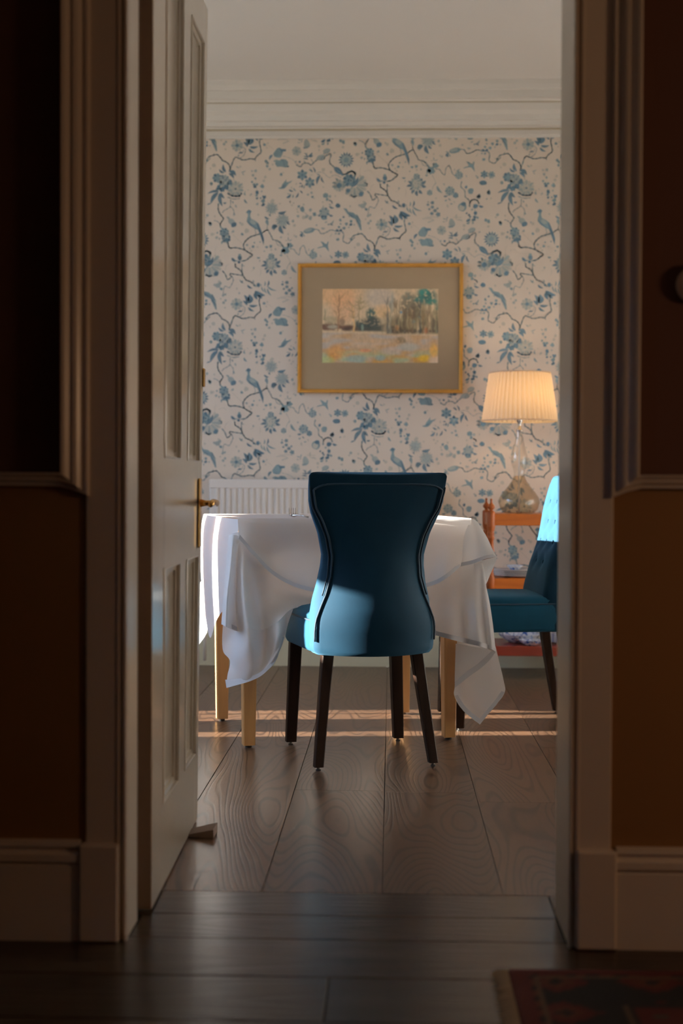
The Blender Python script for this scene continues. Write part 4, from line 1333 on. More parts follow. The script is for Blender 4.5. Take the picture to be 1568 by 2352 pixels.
def back_section(z, inset=0.0):
    wf, wr_, yr, yf = zt(WF, z) - inset, zt(WR, z) - inset, zt(YR, z), zt(YFR, z)
    bulge = zt(((0.36, .082), (0.5, .080), (0.60, .055), (0.68, .032), (0.80, .020), (0.94, .012)), z)
    yc = yr + 0.020
    r = []
    N_ = 22
    for k in range(N_):              # rear, left to right
        s = -1 + 2 * k / (N_ - 1)
        e = abs(s) ** 4
        r.append((wr_ * s, yc - bulge * (1 - s * s) + 0.006 * e, z))
    ym = yf - 0.030
    r += [(wf - 0.003, yc + 0.35 * (ym - yc), z), (wf, ym - 0.01, z), (wf - 0.002, yf - 0.012, z)]
    for k in range(N_):              # front, right to left
        s = 1 - 2 * k / (N_ - 1)
        x_ = (wf - 0.012) * s
        y_ = yf + 0.010 * (1 - s ** 4)
        for bx_, bz_ in BUTT:
            d2 = ((x_ - bx_) ** 2 + (z - bz_) ** 2) / 0.024 ** 2
            y_ -= 0.013 * math.exp(-d2)
        r.append((x_, y_, z))
    r += [(-wf + 0.002, yf - 0.012, z), (-wf, ym - 0.01, z), (-wf + 0.003, yc + 0.35 * (ym - yc), z)]
    return r


def make_chair(label):
    t = thing('dining_chair', label, 'chair', group='blue velvet dining chairs')
    zs = list(np.linspace(0.362, 0.930, 44)) + [0.9345]
    rings = [back_section(z) for z in zs]
    cyt = (zt(YR, .94) + zt(YFR, .94)) / 2
    for k, (dz, f) in enumerate(((0.004, 0.9), (0.0065, 0.72), (0.0075, 0.4), (0.0078, 0.1))):
        rings.append([(p[0] * (1 - (1 - f) * 0.12), cyt + (p[1] - cyt) * f, 0.9345 + dz - 0.004 * (1 - (p[0] / 0.22) ** 2)) for p in rings[44]])
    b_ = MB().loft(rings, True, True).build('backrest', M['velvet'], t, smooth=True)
    # piping round the rear panel
    def curve(off):
        L_, Rr = [], []
        for z in np.linspace(0.405, 0.885, 34):
            w_ = zt(WR, z) + off * (0.3 if z < 0.47 else 1)
            L_.append((-w_, zt(YR, z) + 0.020 - 0.0005, z))
        for q in L_[::-1]:
            Rr.append((-q[0], q[1], q[2]))
        w0 = abs(L_[-1][0])
        top = []
        for k in range(1, 24):
            a = k / 24
            x_ = -w0 * math.cos(PI * a)
            s = x_ / w0
            z_ = 0.885 + 0.020 * (1 - s ** 10)
            top.append((x_, zt(YR, z_) + 0.020 - (0.012) * (1 - s * s) * 0.9 - 0.001, z_))
        return L_ + top + Rr
    MB().tube(curve(-0.001), 0.0032, 8).build('piping', M['pipe'], b_, smooth=True)
    sc = [[(s * (zt(WR, z) + 0.009), zt(YR, z) + 0.0265, z) for z in np.linspace(0.55, 0.895, 24)] for s in (-1, 1)]
    for c_ in sc:
        MB().tube(c_, 0.0026, 8).build('piping', M['pipe'], b_, smooth=True)
    for bx_, bz_ in BUTT:
        y_ = zt(YFR, bz_) + 0.010 * (1 - (bx_ / .2) ** 4) - 0.011
        mb = MB()
        rg_ = [[(bx_ + r_ * math.cos(2 * PI * j / 12), y_ + h_, bz_ + r_ * math.sin(2 * PI * j / 12)) for j in range(12)] for r_, h_ in ((0.009, 0), (0.0085, 0.003), (0.005, 0.0055), (0.001, 0.006))]
        mb.loft(rg_, True, True).build('button', M['velvet'], b_, smooth=True)
    # seat
    def ring(z, ins, n=48):
        r = []
        for k in range(n):
            a = 2 * PI * k / n
            ca_, sa_ = math.cos(a), math.sin(a)
            e = 2 / 7.0
            x_ = math.copysign(abs(ca_) ** e, ca_)
            y_ = math.copysign(abs(sa_) ** e, sa_)
            hw = (0.210 + 0.014 * y_) - ins
            hy_ = 0.232 - ins
            r.append((x_ * hw, 0.020 + y_ * hy_, z))
        return r
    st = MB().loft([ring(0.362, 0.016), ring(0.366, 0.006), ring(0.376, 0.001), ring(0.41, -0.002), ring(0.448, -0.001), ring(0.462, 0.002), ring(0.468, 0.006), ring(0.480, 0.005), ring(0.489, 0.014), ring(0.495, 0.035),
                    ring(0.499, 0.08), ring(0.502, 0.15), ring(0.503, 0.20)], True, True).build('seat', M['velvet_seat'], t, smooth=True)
    MB().tube(ring(0.466, 0.002) + [ring(0.466, 0.002)[0]], 0.003, 6).build('piping', M['pipe'], st, smooth=True)
    # legs
    def leg(top, bot, wt, wb_, zt_):
        mb = MB()
        rings = []
        for f in np.linspace(0, 1, 6):
            cx = top[0] + (bot[0] - top[0]) * f
            cy = top[1] + (bot[1] - top[1]) * (f ** 1.15)
            z = zt_ + (0.012 - zt_) * f
            w_ = (wt + (wb_ - wt) * f) / 2
            c_ = 0.003
            rings.append([(cx + a * w_, cy + b2 * w_, z) for a, b2 in ((-1, -1 + c_ / w_), (-1 + c_ / w_, -1), (1 - c_ / w_, -1), (1, -1 + c_ / w_), (1, 1 - c_ / w_), (1 - c_ / w_, 1), (-1 + c_ / w_, 1), (-1, 1 - c_ / w_))])
        mb.loft(rings, True, True)
        o = mb.build('leg', M['darkleg'], t)
        MB().lathe([(0.008, 0.0), (0.009, 0.004), (0.005, 0.006), (0.005, 0.014)], (bot[0], bot[1], 0), 12).build('glide', M['glide'], o)
    for s in (-1, 1):
        leg((s * 0.178, 0.205), (s * 0.192, 0.212), 0.042, 0.035, 0.372)
        leg((s * 0.146, -0.180), (s * 0.188, -0.245), 0.038, 0.030, 0.372)
    return t


def copy_tree(o, parent=None):
    c_ = o.copy()
    C.objects.link(c_)
    c_.parent = parent
    for ch in list(o.children):
        copy_tree(ch, c_)
    return c_


chair = make_chair('blue velvet waisted dining chair seen from behind, its back to the doorway')
chair.location = (-0.105, 4.752, 0)
chair.rotation_euler = (0, 0, R(14.5))
chair2 = copy_tree(chair)
chair2['label'] = 'blue velvet dining chair beside the right door jamb, its tufted back in sunlight'
chair2.location = (0.440, 5.44, 0)
chair2.rotation_euler = (0, 0, R(97))

# ------------------------------------------------------------------ table
TA = R(16)
tc_ = (-0.217, 5.221)
table = thing('dining_table', 'square dining table with pale square legs under the white cloth', 'table', (tc_[0], tc_[1], 0), TA)
MB().cbox((-0.375, -0.325, 0.752), (0.375, 0.325, 0.778), 0.004).build('tabletop', M['paleleg'], table)
MB().box((-0.35, -0.305, 0.67), (0.35, -0.285, 0.752)).box((-0.35, 0.285, 0.67), (0.35, 0.305, 0.752)).box((-0.36, -0.285, 0.67), (-0.34, 0.285, 0.752)).box((0.34, -0.285, 0.67), (0.36, 0.285, 0.752)).build('apron', M['paleleg'], table)
for sx in (-1, 1):
    for sy in (-1, 1):
        rings = []
        for z, w_ in ((0.752, 0.027), (0.45, 0.0265), (0.010, 0.0205)):
            cx, cy = sx * 0.360, sy * 0.284
            c_ = 0.003
            rings.append([(cx + a, cy + b2, z) for a, b2 in ((-w_, -w_ + c_), (-w_ + c_, -w_), (w_ - c_, -w_), (w_, -w_ + c_), (w_, w_ - c_), (w_ - c_, w_), (-w_ + c_, w_), (-w_, w_ - c_))])
        l_ = MB().loft(rings, True, True).build('leg', M['paleleg'], table)
        MB().lathe([(0.011, 0.0), (0.012, 0.005), (0.006, 0.012)], (sx * 0.360, sy * 0.284, 0), 12).build('glide', M['glide'], l_)


# ------------------------------------------------------------------ table linen
def G(rows):
    return np.array([[tuple(at(*p)) for p in r] for r in rows])


def hemstrip(mb, pts, w=0.013, up=None, k=5):
    """band along an edge; pts: (outer, inner) pairs of points"""
    A_ = cr(np.array([tuple(at(*a)) for a, b_ in pts]), k)
    B_ = cr(np.array([tuple(at(*b_)) for a, b_ in pts]), k)
    off = np.array([0, -0.0016, 0])
    q = MB()
    q.grid(np.stack([A_ + off, B_ + off], 0))
    mb.append(q)


NL, NR_, FR_, FL_ = at(546, 1195, 4.79), at(1082, 1191, 4.98), Vector((0.115, 5.70, 0.787)), at(468, 1190, 5.5)
ZT = 0.787
for q in (NL, NR_, FR_, FL_):
    q.z = ZT

over = MB()
# top with gently rounded edge
T = [[NL.lerp(NR_, u).lerp(FL_.lerp(FR_, u), v) for u in np.linspace(0, 1, 13)] for v in np.linspace(0, 1, 13)]
over.grid(np.array([[tuple(p) for p in r] for r in T]))
# front fall, hem swooping below
fr_rows = []
topr = [(546, 4.79), (575, 4.80), (610, 4.815), (660, 4.83), (720, 4.85), (800, 4.88), (900, 4.91), (985, 4.945), (1040, 4.965), (1082, 4.98)]
hem = [(548, 1237), (585, 1279), (625, 1319), (675, 1347), (730, 1361), (800, 1368), (890, 1366), (985, 1347), (1025, 1328), (1057, 1301)]
for f, dy in ((0.0, 0.0), (0.02, -0.007), (0.10, -0.014), (0.35, -0.022), (0.68, -0.030), (1.0, -0.040)):
    row = []
    for k, ((tx, tY), (hx, hy_)) in enumerate(zip(topr, hem)):
        ty = 1195 - 4.5 * k / 9
        g = (0.0, 0.004, 0.012, 0.004, -0.020, -0.015, 0.0, 0.0, -0.018, 0.006)[k] * f
        row.append((tx + (hx - tx) * f, ty + (hy_ - ty) * f, tY + dy + g))
    fr_rows.append(row)
gfr = G(fr_rows)
gfr[0, :, 2] = ZT
over.grid(refine(gfr, 7))
hem_mb = []
hemstrip(hem_mb, [((hx, hy_, Y - 0.042 + (0.0, 0.004, 0.012, 0.004, -0.020, -0.015, 0.0, 0.0, -0.018, 0.006)[k]), (hx + 3 - 6 * k / 9, hy_ - 9, Y - 0.041 + (0.0, 0.004, 0.012, 0.004, -0.020, -0.015, 0.0, 0.0, -0.018, 0.006)[k])) for k, ((tx, Y), (hx, hy_)) in enumerate(zip(topr, hem))])
# right hand corner falling as a point
cr_rows = [[(1082, 1191, 4.98), (1090, 1194, 4.985), (1098, 1201, 4.99), (1104, 1211, 4.995)],
           [(1066, 1228, 4.945), (1090, 1226, 4.960), (1108, 1228, 4.975), (1119, 1236, 4.99)],
           [(1062, 1265, 4.950), (1088, 1260, 4.955), (1114, 1256, 4.965), (1131, 1262, 4.985)],
           [(1057, 1301, 4.955), (1085, 1295, 4.960), (1114, 1284, 4.965), (1140, 1279, 4.980)]]
over.grid(refine(G(cr_rows), 6))
hemstrip(hem_mb, [((1057, 1301, 4.953), (1059, 1292, 4.953)), ((1085, 1295, 4.957), (1086, 1286, 4.957)), ((1114, 1284, 4.962), (1114, 1276, 4.962)), ((1139, 1279, 4.977), (1132, 1273, 4.977))])
ud = [[(1085, 1296, 4.985), (1114, 1285, 4.985), (1140, 1279, 4.982)], [(1092, 1315, 5.03), (1118, 1305, 5.02), (1137, 1293, 4.995)], [(1105, 1335, 5.05), (1112, 1330, 5.04), (1128, 1314, 5.01)], [(1112, 1345, 5.06), (1114, 1343, 5.05), (1117, 1340, 5.03)]]
over.grid(refine(G(ud), 5))
# folded ear on the left
ear = [[(524, 1228, 4.785), (536, 1224, 4.775), (549, 1222, 4.77)], [(530, 1240, 4.78), (538, 1240, 4.770), (550, 1238, 4.765)], [(536, 1256, 4.78), (541, 1252, 4.770), (548, 1246, 4.765)]]
over.grid(refine(G(ear), 4))
slip = over.build('slip_cloth', M['cloth'], None, smooth=True, fix=False)
tag(slip, 'smaller white slip cloth over the table top with a swooping front hem', 'tablecloth', 'white table linen')
for q in hem_mb:
    q.build('hem', M['hem'], slip, smooth=True, fix=False)

und, uhem = MB(), []
# left side fall with deep folds
ls = [[(546, 1196, 4.785), (520, 1193, 4.95), (500, 1192, 5.12), (483, 1191, 5.28), (472, 1191, 5.42), (468, 1192, 5.50)],
      [(547, 1215, 4.775), (514, 1212, 4.94), (496, 1212, 5.12), (478, 1212, 5.26), (465, 1210, 5.42), (461, 1213, 5.52)],
      [(540, 1250, 4.78), (509, 1250, 4.95), (494, 1255, 5.10), (479, 1258, 5.22), (464, 1260, 5.40), (460, 1262, 5.53)],
      [(524, 1330, 4.81), (506, 1330, 4.98), (494, 1335, 5.11), (478, 1340, 5.21), (466, 1340, 5.40), (461, 1310, 5.52)],
      [(514, 1400, 4.86), (505, 1411, 5.02), (495, 1428, 5.13), (482, 1465, 5.23), (470, 1405, 5.40), (463, 1335, 5.52)]]
gl = G(ls)
gl[0, :, 2] = ZT - 0.002
und.grid(refine(gl, 6))
# front left drape pulled over the chair seat
e_ = [[(525, 1230, 4.785), (535, 1228, 4.765), (548, 1232, 4.765), (565, 1250, 4.785), (600, 1285, 4.80), (650, 1320, 4.835), (700, 1340, 4.865), (740, 1348, 4.885)],
      [(519, 1300, 4.80), (530, 1300, 4.72), (543, 1303, 4.785), (558, 1308, 4.725), (580, 1320, 4.78), (640, 1352, 4.835), (700, 1368, 4.865), (738, 1373, 4.88)],
      [(513, 1370, 4.79), (522, 1372, 4.665), (541, 1375, 4.785), (562, 1378, 4.665), (594, 1386, 4.785), (640, 1391, 4.775), (692, 1386, 4.80), (736, 1386, 4.85)],
      [(508, 1432, 4.78), (519, 1440, 4.645), (545, 1450, 4.765), (570, 1444, 4.64), (604, 1446, 4.735), (637, 1428, 4.68), (660, 1405, 4.73), (674, 1396, 4.75)]]
und.grid(refine(G(e_), 7))
g_ = [[(512, 1432, 4.80), (530, 1442, 4.79), (545, 1449, 4.768), (570, 1444, 4.642), (604, 1446, 4.737), (637, 1428, 4.682), (660, 1405, 4.732), (674, 1396, 4.752)],
      [(510, 1470, 4.82), (527, 1475, 4.80), (546, 1480, 4.74), (574, 1480, 4.65), (606, 1482, 4.745), (636, 1465, 4.665), (653, 1445, 4.70), (661, 1434, 4.72)],
      [(513, 1498, 4.82), (528, 1505, 4.79), (545, 1510, 4.72), (578, 1512, 4.68), (606, 1508, 4.73), (631, 1490, 4.68), (645, 1475, 4.69), (654, 1464, 4.70)],
      [(528, 1518, 4.79), (533, 1530, 4.77), (545, 1540, 4.73), (575, 1540, 4.69), (601, 1532, 4.72), (621, 1514, 4.69), (635, 1500, 4.68), (644, 1490, 4.69)],
      [(522, 1552, 4.77), (530, 1555, 4.755), (543, 1556, 4.735), (570, 1554, 4.70), (596, 1543, 4.71), (616, 1526, 4.69), (628, 1514, 4.68), (636, 1505, 4.69)],
      [(520, 1580, 4.76), (530, 1577, 4.75), (545, 1573, 4.73), (570, 1566, 4.71), (595, 1555, 4.70), (614, 1540, 4.69), (626, 1527, 4.69), (634, 1516, 4.69)]]
und.grid(refine(G(g_), 6))
hemstrip(uhem, [((520, 1580, 4.757), (517, 1561, 4.762)), ((545, 1573, 4.727), (545, 1559, 4.730)), ((570, 1566, 4.707), (570, 1555, 4.708)), ((595, 1555, 4.697), (595, 1545, 4.698)), ((614, 1540, 4.687), (613, 1531, 4.688)), ((634, 1516, 4.687), (630, 1508, 4.688)), ((653, 1464, 4.697), (648, 1460, 4.698))])
hemstrip(uhem, [((508, 1434, 4.768), (510, 1424, 4.768)), ((523, 1440, 4.698), (524, 1430, 4.700)), ((545, 1450, 4.750), (545, 1440, 4.752))])
# right drape, upper sheet
h_ = [[(950, 1325, 4.965), (1000, 1318, 4.975), (1035, 1300, 4.98), (1062, 1288, 4.985), (1088, 1280, 4.990), (1104, 1282, 4.995), (1113, 1320, 5.005), (1114, 1340, 5.02)],
      [(955, 1370, 4.955), (1000, 1370, 4.970), (1038, 1372, 4.965), (1065, 1372, 4.985), (1090, 1372, 4.970), (1105, 1374, 4.99), (1117, 1376, 4.985), (1123, 1378, 5.02)],
      [(965, 1412, 4.950), (1000, 1418, 4.960), (1040, 1422, 4.950), (1068, 1425, 4.985), (1094, 1430, 4.955), (1112, 1432, 4.99), (1124, 1436, 4.975), (1132, 1438, 5.02)],
      [(980, 1452, 4.940), (1003, 1458, 4.950), (1040, 1468, 4.935), (1073, 1476, 4.980), (1100, 1482, 4.945), (1118, 1488, 4.98), (1130, 1492, 4.97), (1138, 1497, 5.01)]]
und.grid(refine(G(h_), 7))
hemstrip(uhem, [((980, 1454, 4.938), (982, 1444, 4.938)), ((1003, 1460, 4.947), (1004, 1450, 4.947)), ((1040, 1470, 4.932), (1041, 1459, 4.932)), ((1073, 1478, 4.976), (1074, 1467, 4.976)), ((1100, 1484, 4.942), (1101, 1474, 4.942)), ((1118, 1490, 4.976), (1119, 1480, 4.976)), ((1137, 1498, 5.005), (1134, 1488, 4.99))])
# right drape, lower corner hanging behind it
i_ = [[(1050, 1460, 5.01), (1072, 1468, 5.02), (1097, 1474, 5.01), (1122, 1480, 5.02), (1138, 1485, 5.025)],
      [(1047, 1520, 5.01), (1070, 1525, 5.03), (1097, 1528, 5.02), (1126, 1524, 5.02), (1146, 1520, 5.03)],
      [(1044, 1575, 5.00), (1068, 1578, 5.03), (1097, 1578, 5.03), (1130, 1572, 5.02), (1156, 1562, 5.03)],
      [(1043, 1598, 4.99), (1066, 1608, 5.02), (1097, 1614, 5.03), (1130, 1606, 5.02), (1159, 1590, 5.03)],
      [(1060, 1628, 4.99), (1077, 1636, 5.01), (1100, 1640, 5.02), (1120, 1632, 5.02), (1138, 1620, 5.02)],
      [(1092, 1655, 4.99), (1096, 1659, 5.00), (1102, 1663, 5.00), (1107, 1657, 5.00), (1112, 1650, 5.00)]]
und.grid(refine(G(i_), 6))
hemstrip(uhem, [((1043, 1598, 4.985), (1051, 1596, 4.988)), ((1060, 1628, 4.985), (1067, 1621, 4.988)), ((1080, 1647, 4.985), (1085, 1638, 4.990)), ((1102, 1664, 4.990), (1101, 1650, 4.992))])
hemstrip(uhem, [((1102, 1664, 4.990), (1101, 1650, 4.992)), ((1120, 1641, 5.00), (1113, 1636, 5.00)), ((1140, 1618, 5.01), (1134, 1611, 5.01)), ((1159, 1590, 5.02), (1151, 1587, 5.02))])
# the turned-back flap and its hem
j_ = [[(1046, 1478, 4.995), (1080, 1484, 4.997), (1110, 1490, 5.00), (1138, 1497, 5.008)],
      [(1045, 1520, 4.990), (1070, 1518, 4.992), (1098, 1514, 4.998), (1122, 1516, 5.006)],
      [(1044, 1550, 4.985), (1060, 1546, 4.988), (1082, 1539, 4.994), (1104, 1533, 5.004)],
      [(1044, 1576, 4.982), (1052, 1570, 4.985), (1065, 1560, 4.990), (1080, 1550, 4.998)]]
und.grid(refine(G(j_), 5))
hemstrip(uhem, [((1138, 1497, 5.004), (1130, 1494, 5.003)), ((1124, 1516, 5.002), (1117, 1506, 5.000)), ((1102, 1536, 5.000), (1096, 1525, 4.998)), ((1078, 1553, 4.994), (1073, 1541, 4.992)), ((1044, 1580, 4.980), (1044, 1566, 4.982))])
# far side and right side falls
k_ = []
for f in (0, 0.05, 0.4, 0.75, 1.0):
    row = []
    for k in range(12):
        u = k / 11
        p = FL_.lerp(FR_, u)
        z = ZT - f * (0.40 + 0.06 * math.sin(3.1 + u * 9) ** 2 + 0.16 * max(0.0, u - 0.45) / 0.55)
        n = Vector((-0.22, 0.97, 0)) * ((0.02 + 0.02 * math.sin(u * 26)) * min(1, f * 3))
        row.append((p.x + n.x, p.y + n.y, z))
    k_.append(row)
und.grid(refine(np.array(k_), 4))
r_ = []
for f in (0, 0.05, 0.4, 0.75, 1.0):
    row = []
    for k in range(9):
        u = k / 8
        p = NR_.lerp(FR_, u)
        z = ZT - f * (0.37 + 0.10 * u + 0.03 * math.sin(u * 9))
        n = Vector((0.97, 0.22, 0)) * ((0.012 + 0.01 * math.sin(u * 22)) * min(1, f * 3))
        row.append((p.x + n.x, p.y + n.y, z))
    r_.append(row)
und.grid(refine(np.array(r_), 4))
# far left hanging corner
f_ = [[(478, 1330, 5.56), (466, 1335, 5.60), (452, 1340, 5.64)], [(478, 1400, 5.57), (466, 1410, 5.61), (452, 1420, 5.64)], [(475, 1452, 5.57), (464, 1470, 5.60), (452, 1484, 5.64)]]
und.grid(refine(G(f_), 5))
ucl = und.build('tablecloth', M['cloth'], None, smooth=True, fix=False)
tag(ucl, 'large white tablecloth falling in folds with corners nearly to the floor', 'tablecloth', 'white table linen')
for q in uhem:
    q.build('hem', M['hem'], ucl, smooth=True, fix=False)

# fork and napkin on the cloth
fk = thing('fork', 'silver fork lying on the white cloth near the table corner', 'fork', tuple(at(680, 1190, 4.93)), world_parts=True)
fb_ = at(668, 1190, 4.95)
zc = ZT + 0.004
ft = MB()
for k in range(4):
    x0_ = at(664 + k * 4.8, 1180, 4.97).x
    ft.tube([(x0_ + 0.006 + k * 0.002, 4.92, zc + 0.004), (x0_ + 0.002, 4.945, zc + 0.006), (x0_, 4.966, zc + 0.016), (x0_ - 0.001, 4.978, zc + 0.030)], [0.0016, 0.0014, 0.0012, 0.0007], 6)
ft.build('tines', M['steel'], fk, smooth=True)
hx = at(676, 1188, 4.91).x
MB().tube([(hx - 0.010, 4.925, zc + 0.004), (hx - 0.002, 4.912, zc + 0.004), (hx + 0.012, 4.900, zc + 0.006), (hx + 0.03, 4.885, zc + 0.004), (hx + 0.05, 4.872, zc + 0.0)], [0.0045, 0.0055, 0.0025, 0.002, 0.0035], 8).build('handle', M['steel'], fk, smooth=True)
nk = MB().cbox((at(718, 1185, 4.98).x, 4.96, ZT + 0.001), (at(718, 1185, 4.98).x + 0.13, 5.09, ZT + 0.018), 0.005)
tag(nk.build('napkin', M['cloth'], None), 'folded white napkin at the edge of the chair back on the table', 'napkin')

# ------------------------------------------------------------------ trolley (three tier serving stand)
TX0, TX1, TYN, TYF = 0.462, 1.12, 6.60, 6.93
tr_ = thing('serving_trolley', 'polished wooden three tier serving trolley with turned finial posts under the lamp', 'trolley', ((TX0 + TX1) / 2, (TYN + TYF) / 2, 0), world_parts=True)
post = [(0.012, 0.085), (0.018, 0.10), (0.018, 0.118), (0.019, 0.12), (0.019, 0.165), (0.013, 0.170), (0.011, 0.185), (0.017, 0.200), (0.011, 0.215), (0.012, 0.235), (0.0165, 0.30), (0.013, 0.37), (0.012, 0.378), (0.018, 0.384), (0.018, 0.392), (0.013, 0.400),
        (0.019, 0.406), (0.019, 0.475), (0.018, 0.480), (0.012, 0.486), (0.017, 0.492), (0.012, 0.498), (0.0125, 0.51), (0.0165, 0.56), (0.0135, 0.62), (0.012, 0.650), (0.0165, 0.656), (0.0165, 0.664), (0.012, 0.668), (0.0155, 0.676), (0.0155, 0.684), (0.012, 0.688),
        (0.0165, 0.695), (0.0165, 0.700), (0.0185, 0.706), (0.0190, 0.712), (0.0190, 0.776), (0.0175, 0.782), (0.009, 0.785), (0.008, 0.790), (0.015, 0.797), (0.0175, 0.804), (0.014, 0.811), (0.007, 0.820), (0.0045, 0.829), (0.0062, 0.836), (0.005, 0.841), (0.001, 0.843)]
for px_ in (TX0, TX1):
    for py_ in (TYN, TYF):
        p = MB().lathe(post, (px_, py_, 0), 20).build('post', M['trolleyleg'], tr_, smooth=True)
        MB().lathe([(0.004, 0.05), (0.007, 0.055), (0.007, 0.085)], (px_, py_, 0), 12).build('caster_stem', M['brass'], p, smooth=True)
        q = MB()
        q.loft([[(px_ + dx_, py_ + 0.024 * math.cos(2 * PI * j / 16), 0.025 + 0.024 * math.sin(2 * PI * j / 16)) for j in range(16)] for dx_ in (-0.007, 0.007)])
        q.build('caster', M['brass'], p, smooth=False)
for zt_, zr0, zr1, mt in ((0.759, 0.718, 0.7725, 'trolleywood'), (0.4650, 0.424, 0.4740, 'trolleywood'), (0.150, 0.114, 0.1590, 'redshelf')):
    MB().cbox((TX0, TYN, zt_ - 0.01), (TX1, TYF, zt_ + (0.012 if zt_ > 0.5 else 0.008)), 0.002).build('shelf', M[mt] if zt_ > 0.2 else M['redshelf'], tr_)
    for yy_ in (TYN, TYF):
        MB().cbox((TX0 + 0.012, yy_ - 0.009, zr0), (TX1 - 0.012, yy_ + 0.009, zr1), 0.002).build('rail', M[mt], tr_)
    for xx_ in (TX0, TX1):
        MB().cbox((xx_ - 0.009, TYN + 0.012, zr0), (xx_ + 0.009, TYF - 0.012, zr1), 0.002).build('rail', M[mt], tr_)

# plates and bowls on the trolley
def plate(cx, cy, z, r, label, mat='china', grp=None, name='dinner_plate'):
    p = MB().lathe([(r * 0.55, 0), (r * 0.58, 0.002), (r * 0.98, 0.0085), (r, 0.0105), (r * 0.985, 0.0115), (r * 0.62, 0.005), (r * 0.3, 0.0045), (0.001, 0.0045)], (0, 0, 0), 40)
    o = p.build(name, M[mat], None, smooth=True)
    o.location = (cx, cy, z)
    return tag(o, label, 'plate', grp)


z0 = 0.4735
for k in range(4):
    plate(0.600, 6.735, z0 + k * 0.0085, 0.120, ('plain white plate at the bottom of the stack on the middle trolley shelf', 'plain white plate, second from the bottom of the middle shelf stack', 'plain white plate, second from the top of the middle shelf stack', 'topmost plain white plate of the middle shelf stack, under the small bowl')[k], 'china', 'white plates stacked on the middle shelf')
bw = MB().lathe([(0.022, 0), (0.024, 0.003), (0.036, 0.014), (0.040, 0.022), (0.038, 0.022), (0.030, 0.010), (0.001, 0.006)], (0, 0, 0), 32).build('small_bowl', M['bluechina'], None, smooth=True)
bw.location = (0.585, 6.735, z0 + 4 * 0.0085 - 0.0005)
tag(bw, 'small blue and white bowl on top of the stacked white plates', 'bowl')
for k, (cx, cy, r, lab) in enumerate(((0.615, 6.78, 0.098, 'wide scalloped blue and white dish at the left of the bottom shelf'), (0.655, 6.655, 0.055, 'small scalloped blue and white dish in front of the wide dish'))):
    rings = []
    for rr_, zz in ((0.5, 0.0), (0.55, 0.002), (0.85, 0.022), (1.0, 0.040), (1.02, 0.043), (0.97, 0.042), (0.80, 0.024), (0.5, 0.006), (0.01, 0.005)):
        s_ = 1.0 if k == 0 else 0.62
        rings.append([(r * rr_ * (1 + 0.05 * rr_ * math.cos(10 * 2 * PI * j / 60)) * math.cos(2 * PI * j / 60), r * rr_ * (1 + 0.05 * rr_ * math.cos(10 * 2 * PI * j / 60)) * math.sin(2 * PI * j / 60), zz * s_) for j in range(60)])
    d = MB().loft(rings, True, True).build('serving_dish', M['bluechina'], None, smooth=True)
    d.location = (cx, cy, 0.1585)
    tag(d, lab, 'dish')
for k in range(5):
    plate(0.860, 6.76, 0.1585 + k * 0.0085, 0.105, ('blue and white plate at the bottom of the stack on the lowest trolley shelf', 'blue and white plate, second from the bottom of the lowest shelf stack', 'blue and white plate in the middle of the lowest shelf stack', 'blue and white plate, second from the top of the lowest shelf stack', 'topmost blue and white plate of the stack on the lowest trolley shelf')[k], 'bluechina', 'blue plates stacked on the bottom shelf', 'side_plate')

# ------------------------------------------------------------------ table lamp
LX, LY, LZ = at(1192, 1100, 6.76).x, 6.76, 0.7715
lamp = thing('table_lamp', 'lit table lamp with pleated cream shade and tinted glass teardrop base', 'lamp', (LX, LY, LZ), world_parts=True)


def lz(y):
    return at(1192, y, 6.76).z - LZ


low = [(0.060, 0.001), (0.072, 0.004), (0.088, 0.020), (0.098, lz(1154)), (0.093, lz(1143)), (0.076, lz(1131)), (0.052, lz(1117)), (0.034, lz(1104)), (0.025, lz(1093))]
upg = [(0.025, lz(1093)), (0.024, lz(1087)), (0.028, lz(1078)), (0.037, lz(1066)), (0.040, lz(1055)), (0.037, lz(1044)), (0.028, lz(1030)), (0.020, lz(1012)), (0.016, lz(998)), (0.0155, lz(990))]
MB().lathe(low, (LX, LY, LZ), 40, cap=True).build('glass_bulb', M['smoke'], lamp, smooth=True)
MB().lathe(upg, (LX, LY, LZ), 28, cap=False).build('glass_neck', M['clear'], lamp, smooth=True)
MB().tube([(LX, LY, LZ + 0.003), (LX, LY, LZ + lz(972))], 0.0042, 10).build('rod', pmat('white_flex', (0.75, 0.74, 0.72), 0.3), lamp, smooth=True)
MB().lathe([(0.016, lz(991)), (0.016, lz(987)), (0.008, lz(984)), (0.008, lz(972)), (0.014, lz(968)), (0.014, lz(955)), (0.010, lz(950))], (LX, LY, LZ), 20).build('socket', M['steel'], lamp, smooth=True)
# pleated shade
sh, n_ = MB(), 400
zb_, zt2 = lz(967), lz(857)
rb_, rt_ = 0.176, 0.142
rings = []
for (f, ins) in ((0, 0.0), (0.02, 0.0), (0.5, 0.0), (0.98, 0.0), (1, 0.0)):
    r0 = rb_ + (rt_ - rb_) * f
    pl_ = 0.0042 if 0.01 < f < 0.99 else 0.0012
    rings.append([(LX + (r0 + pl_ * math.cos(50 * 2 * PI * j / n_)) * math.cos(2 * PI * j / n_), LY + (r0 + pl_ * math.cos(50 * 2 * PI * j / n_)) * math.sin(2 * PI * j / n_), LZ + zb_ + (zt2 - zb_) * f) for j in range(n_)])
sh.loft(rings, True, False)
ms = bpy.data.materials.new('pleated_silk')
ms.use_nodes = True
nt = ms.node_tree
nt.nodes.clear()
o_ = nt.nodes.new('ShaderNodeOutputMaterial')
d_ = nt.nodes.new('ShaderNodeBsdfDiffuse')
t_ = nt.nodes.new('ShaderNodeBsdfTranslucent')
d_.inputs[0].default_value = (0.72, 0.64, 0.52, 1)
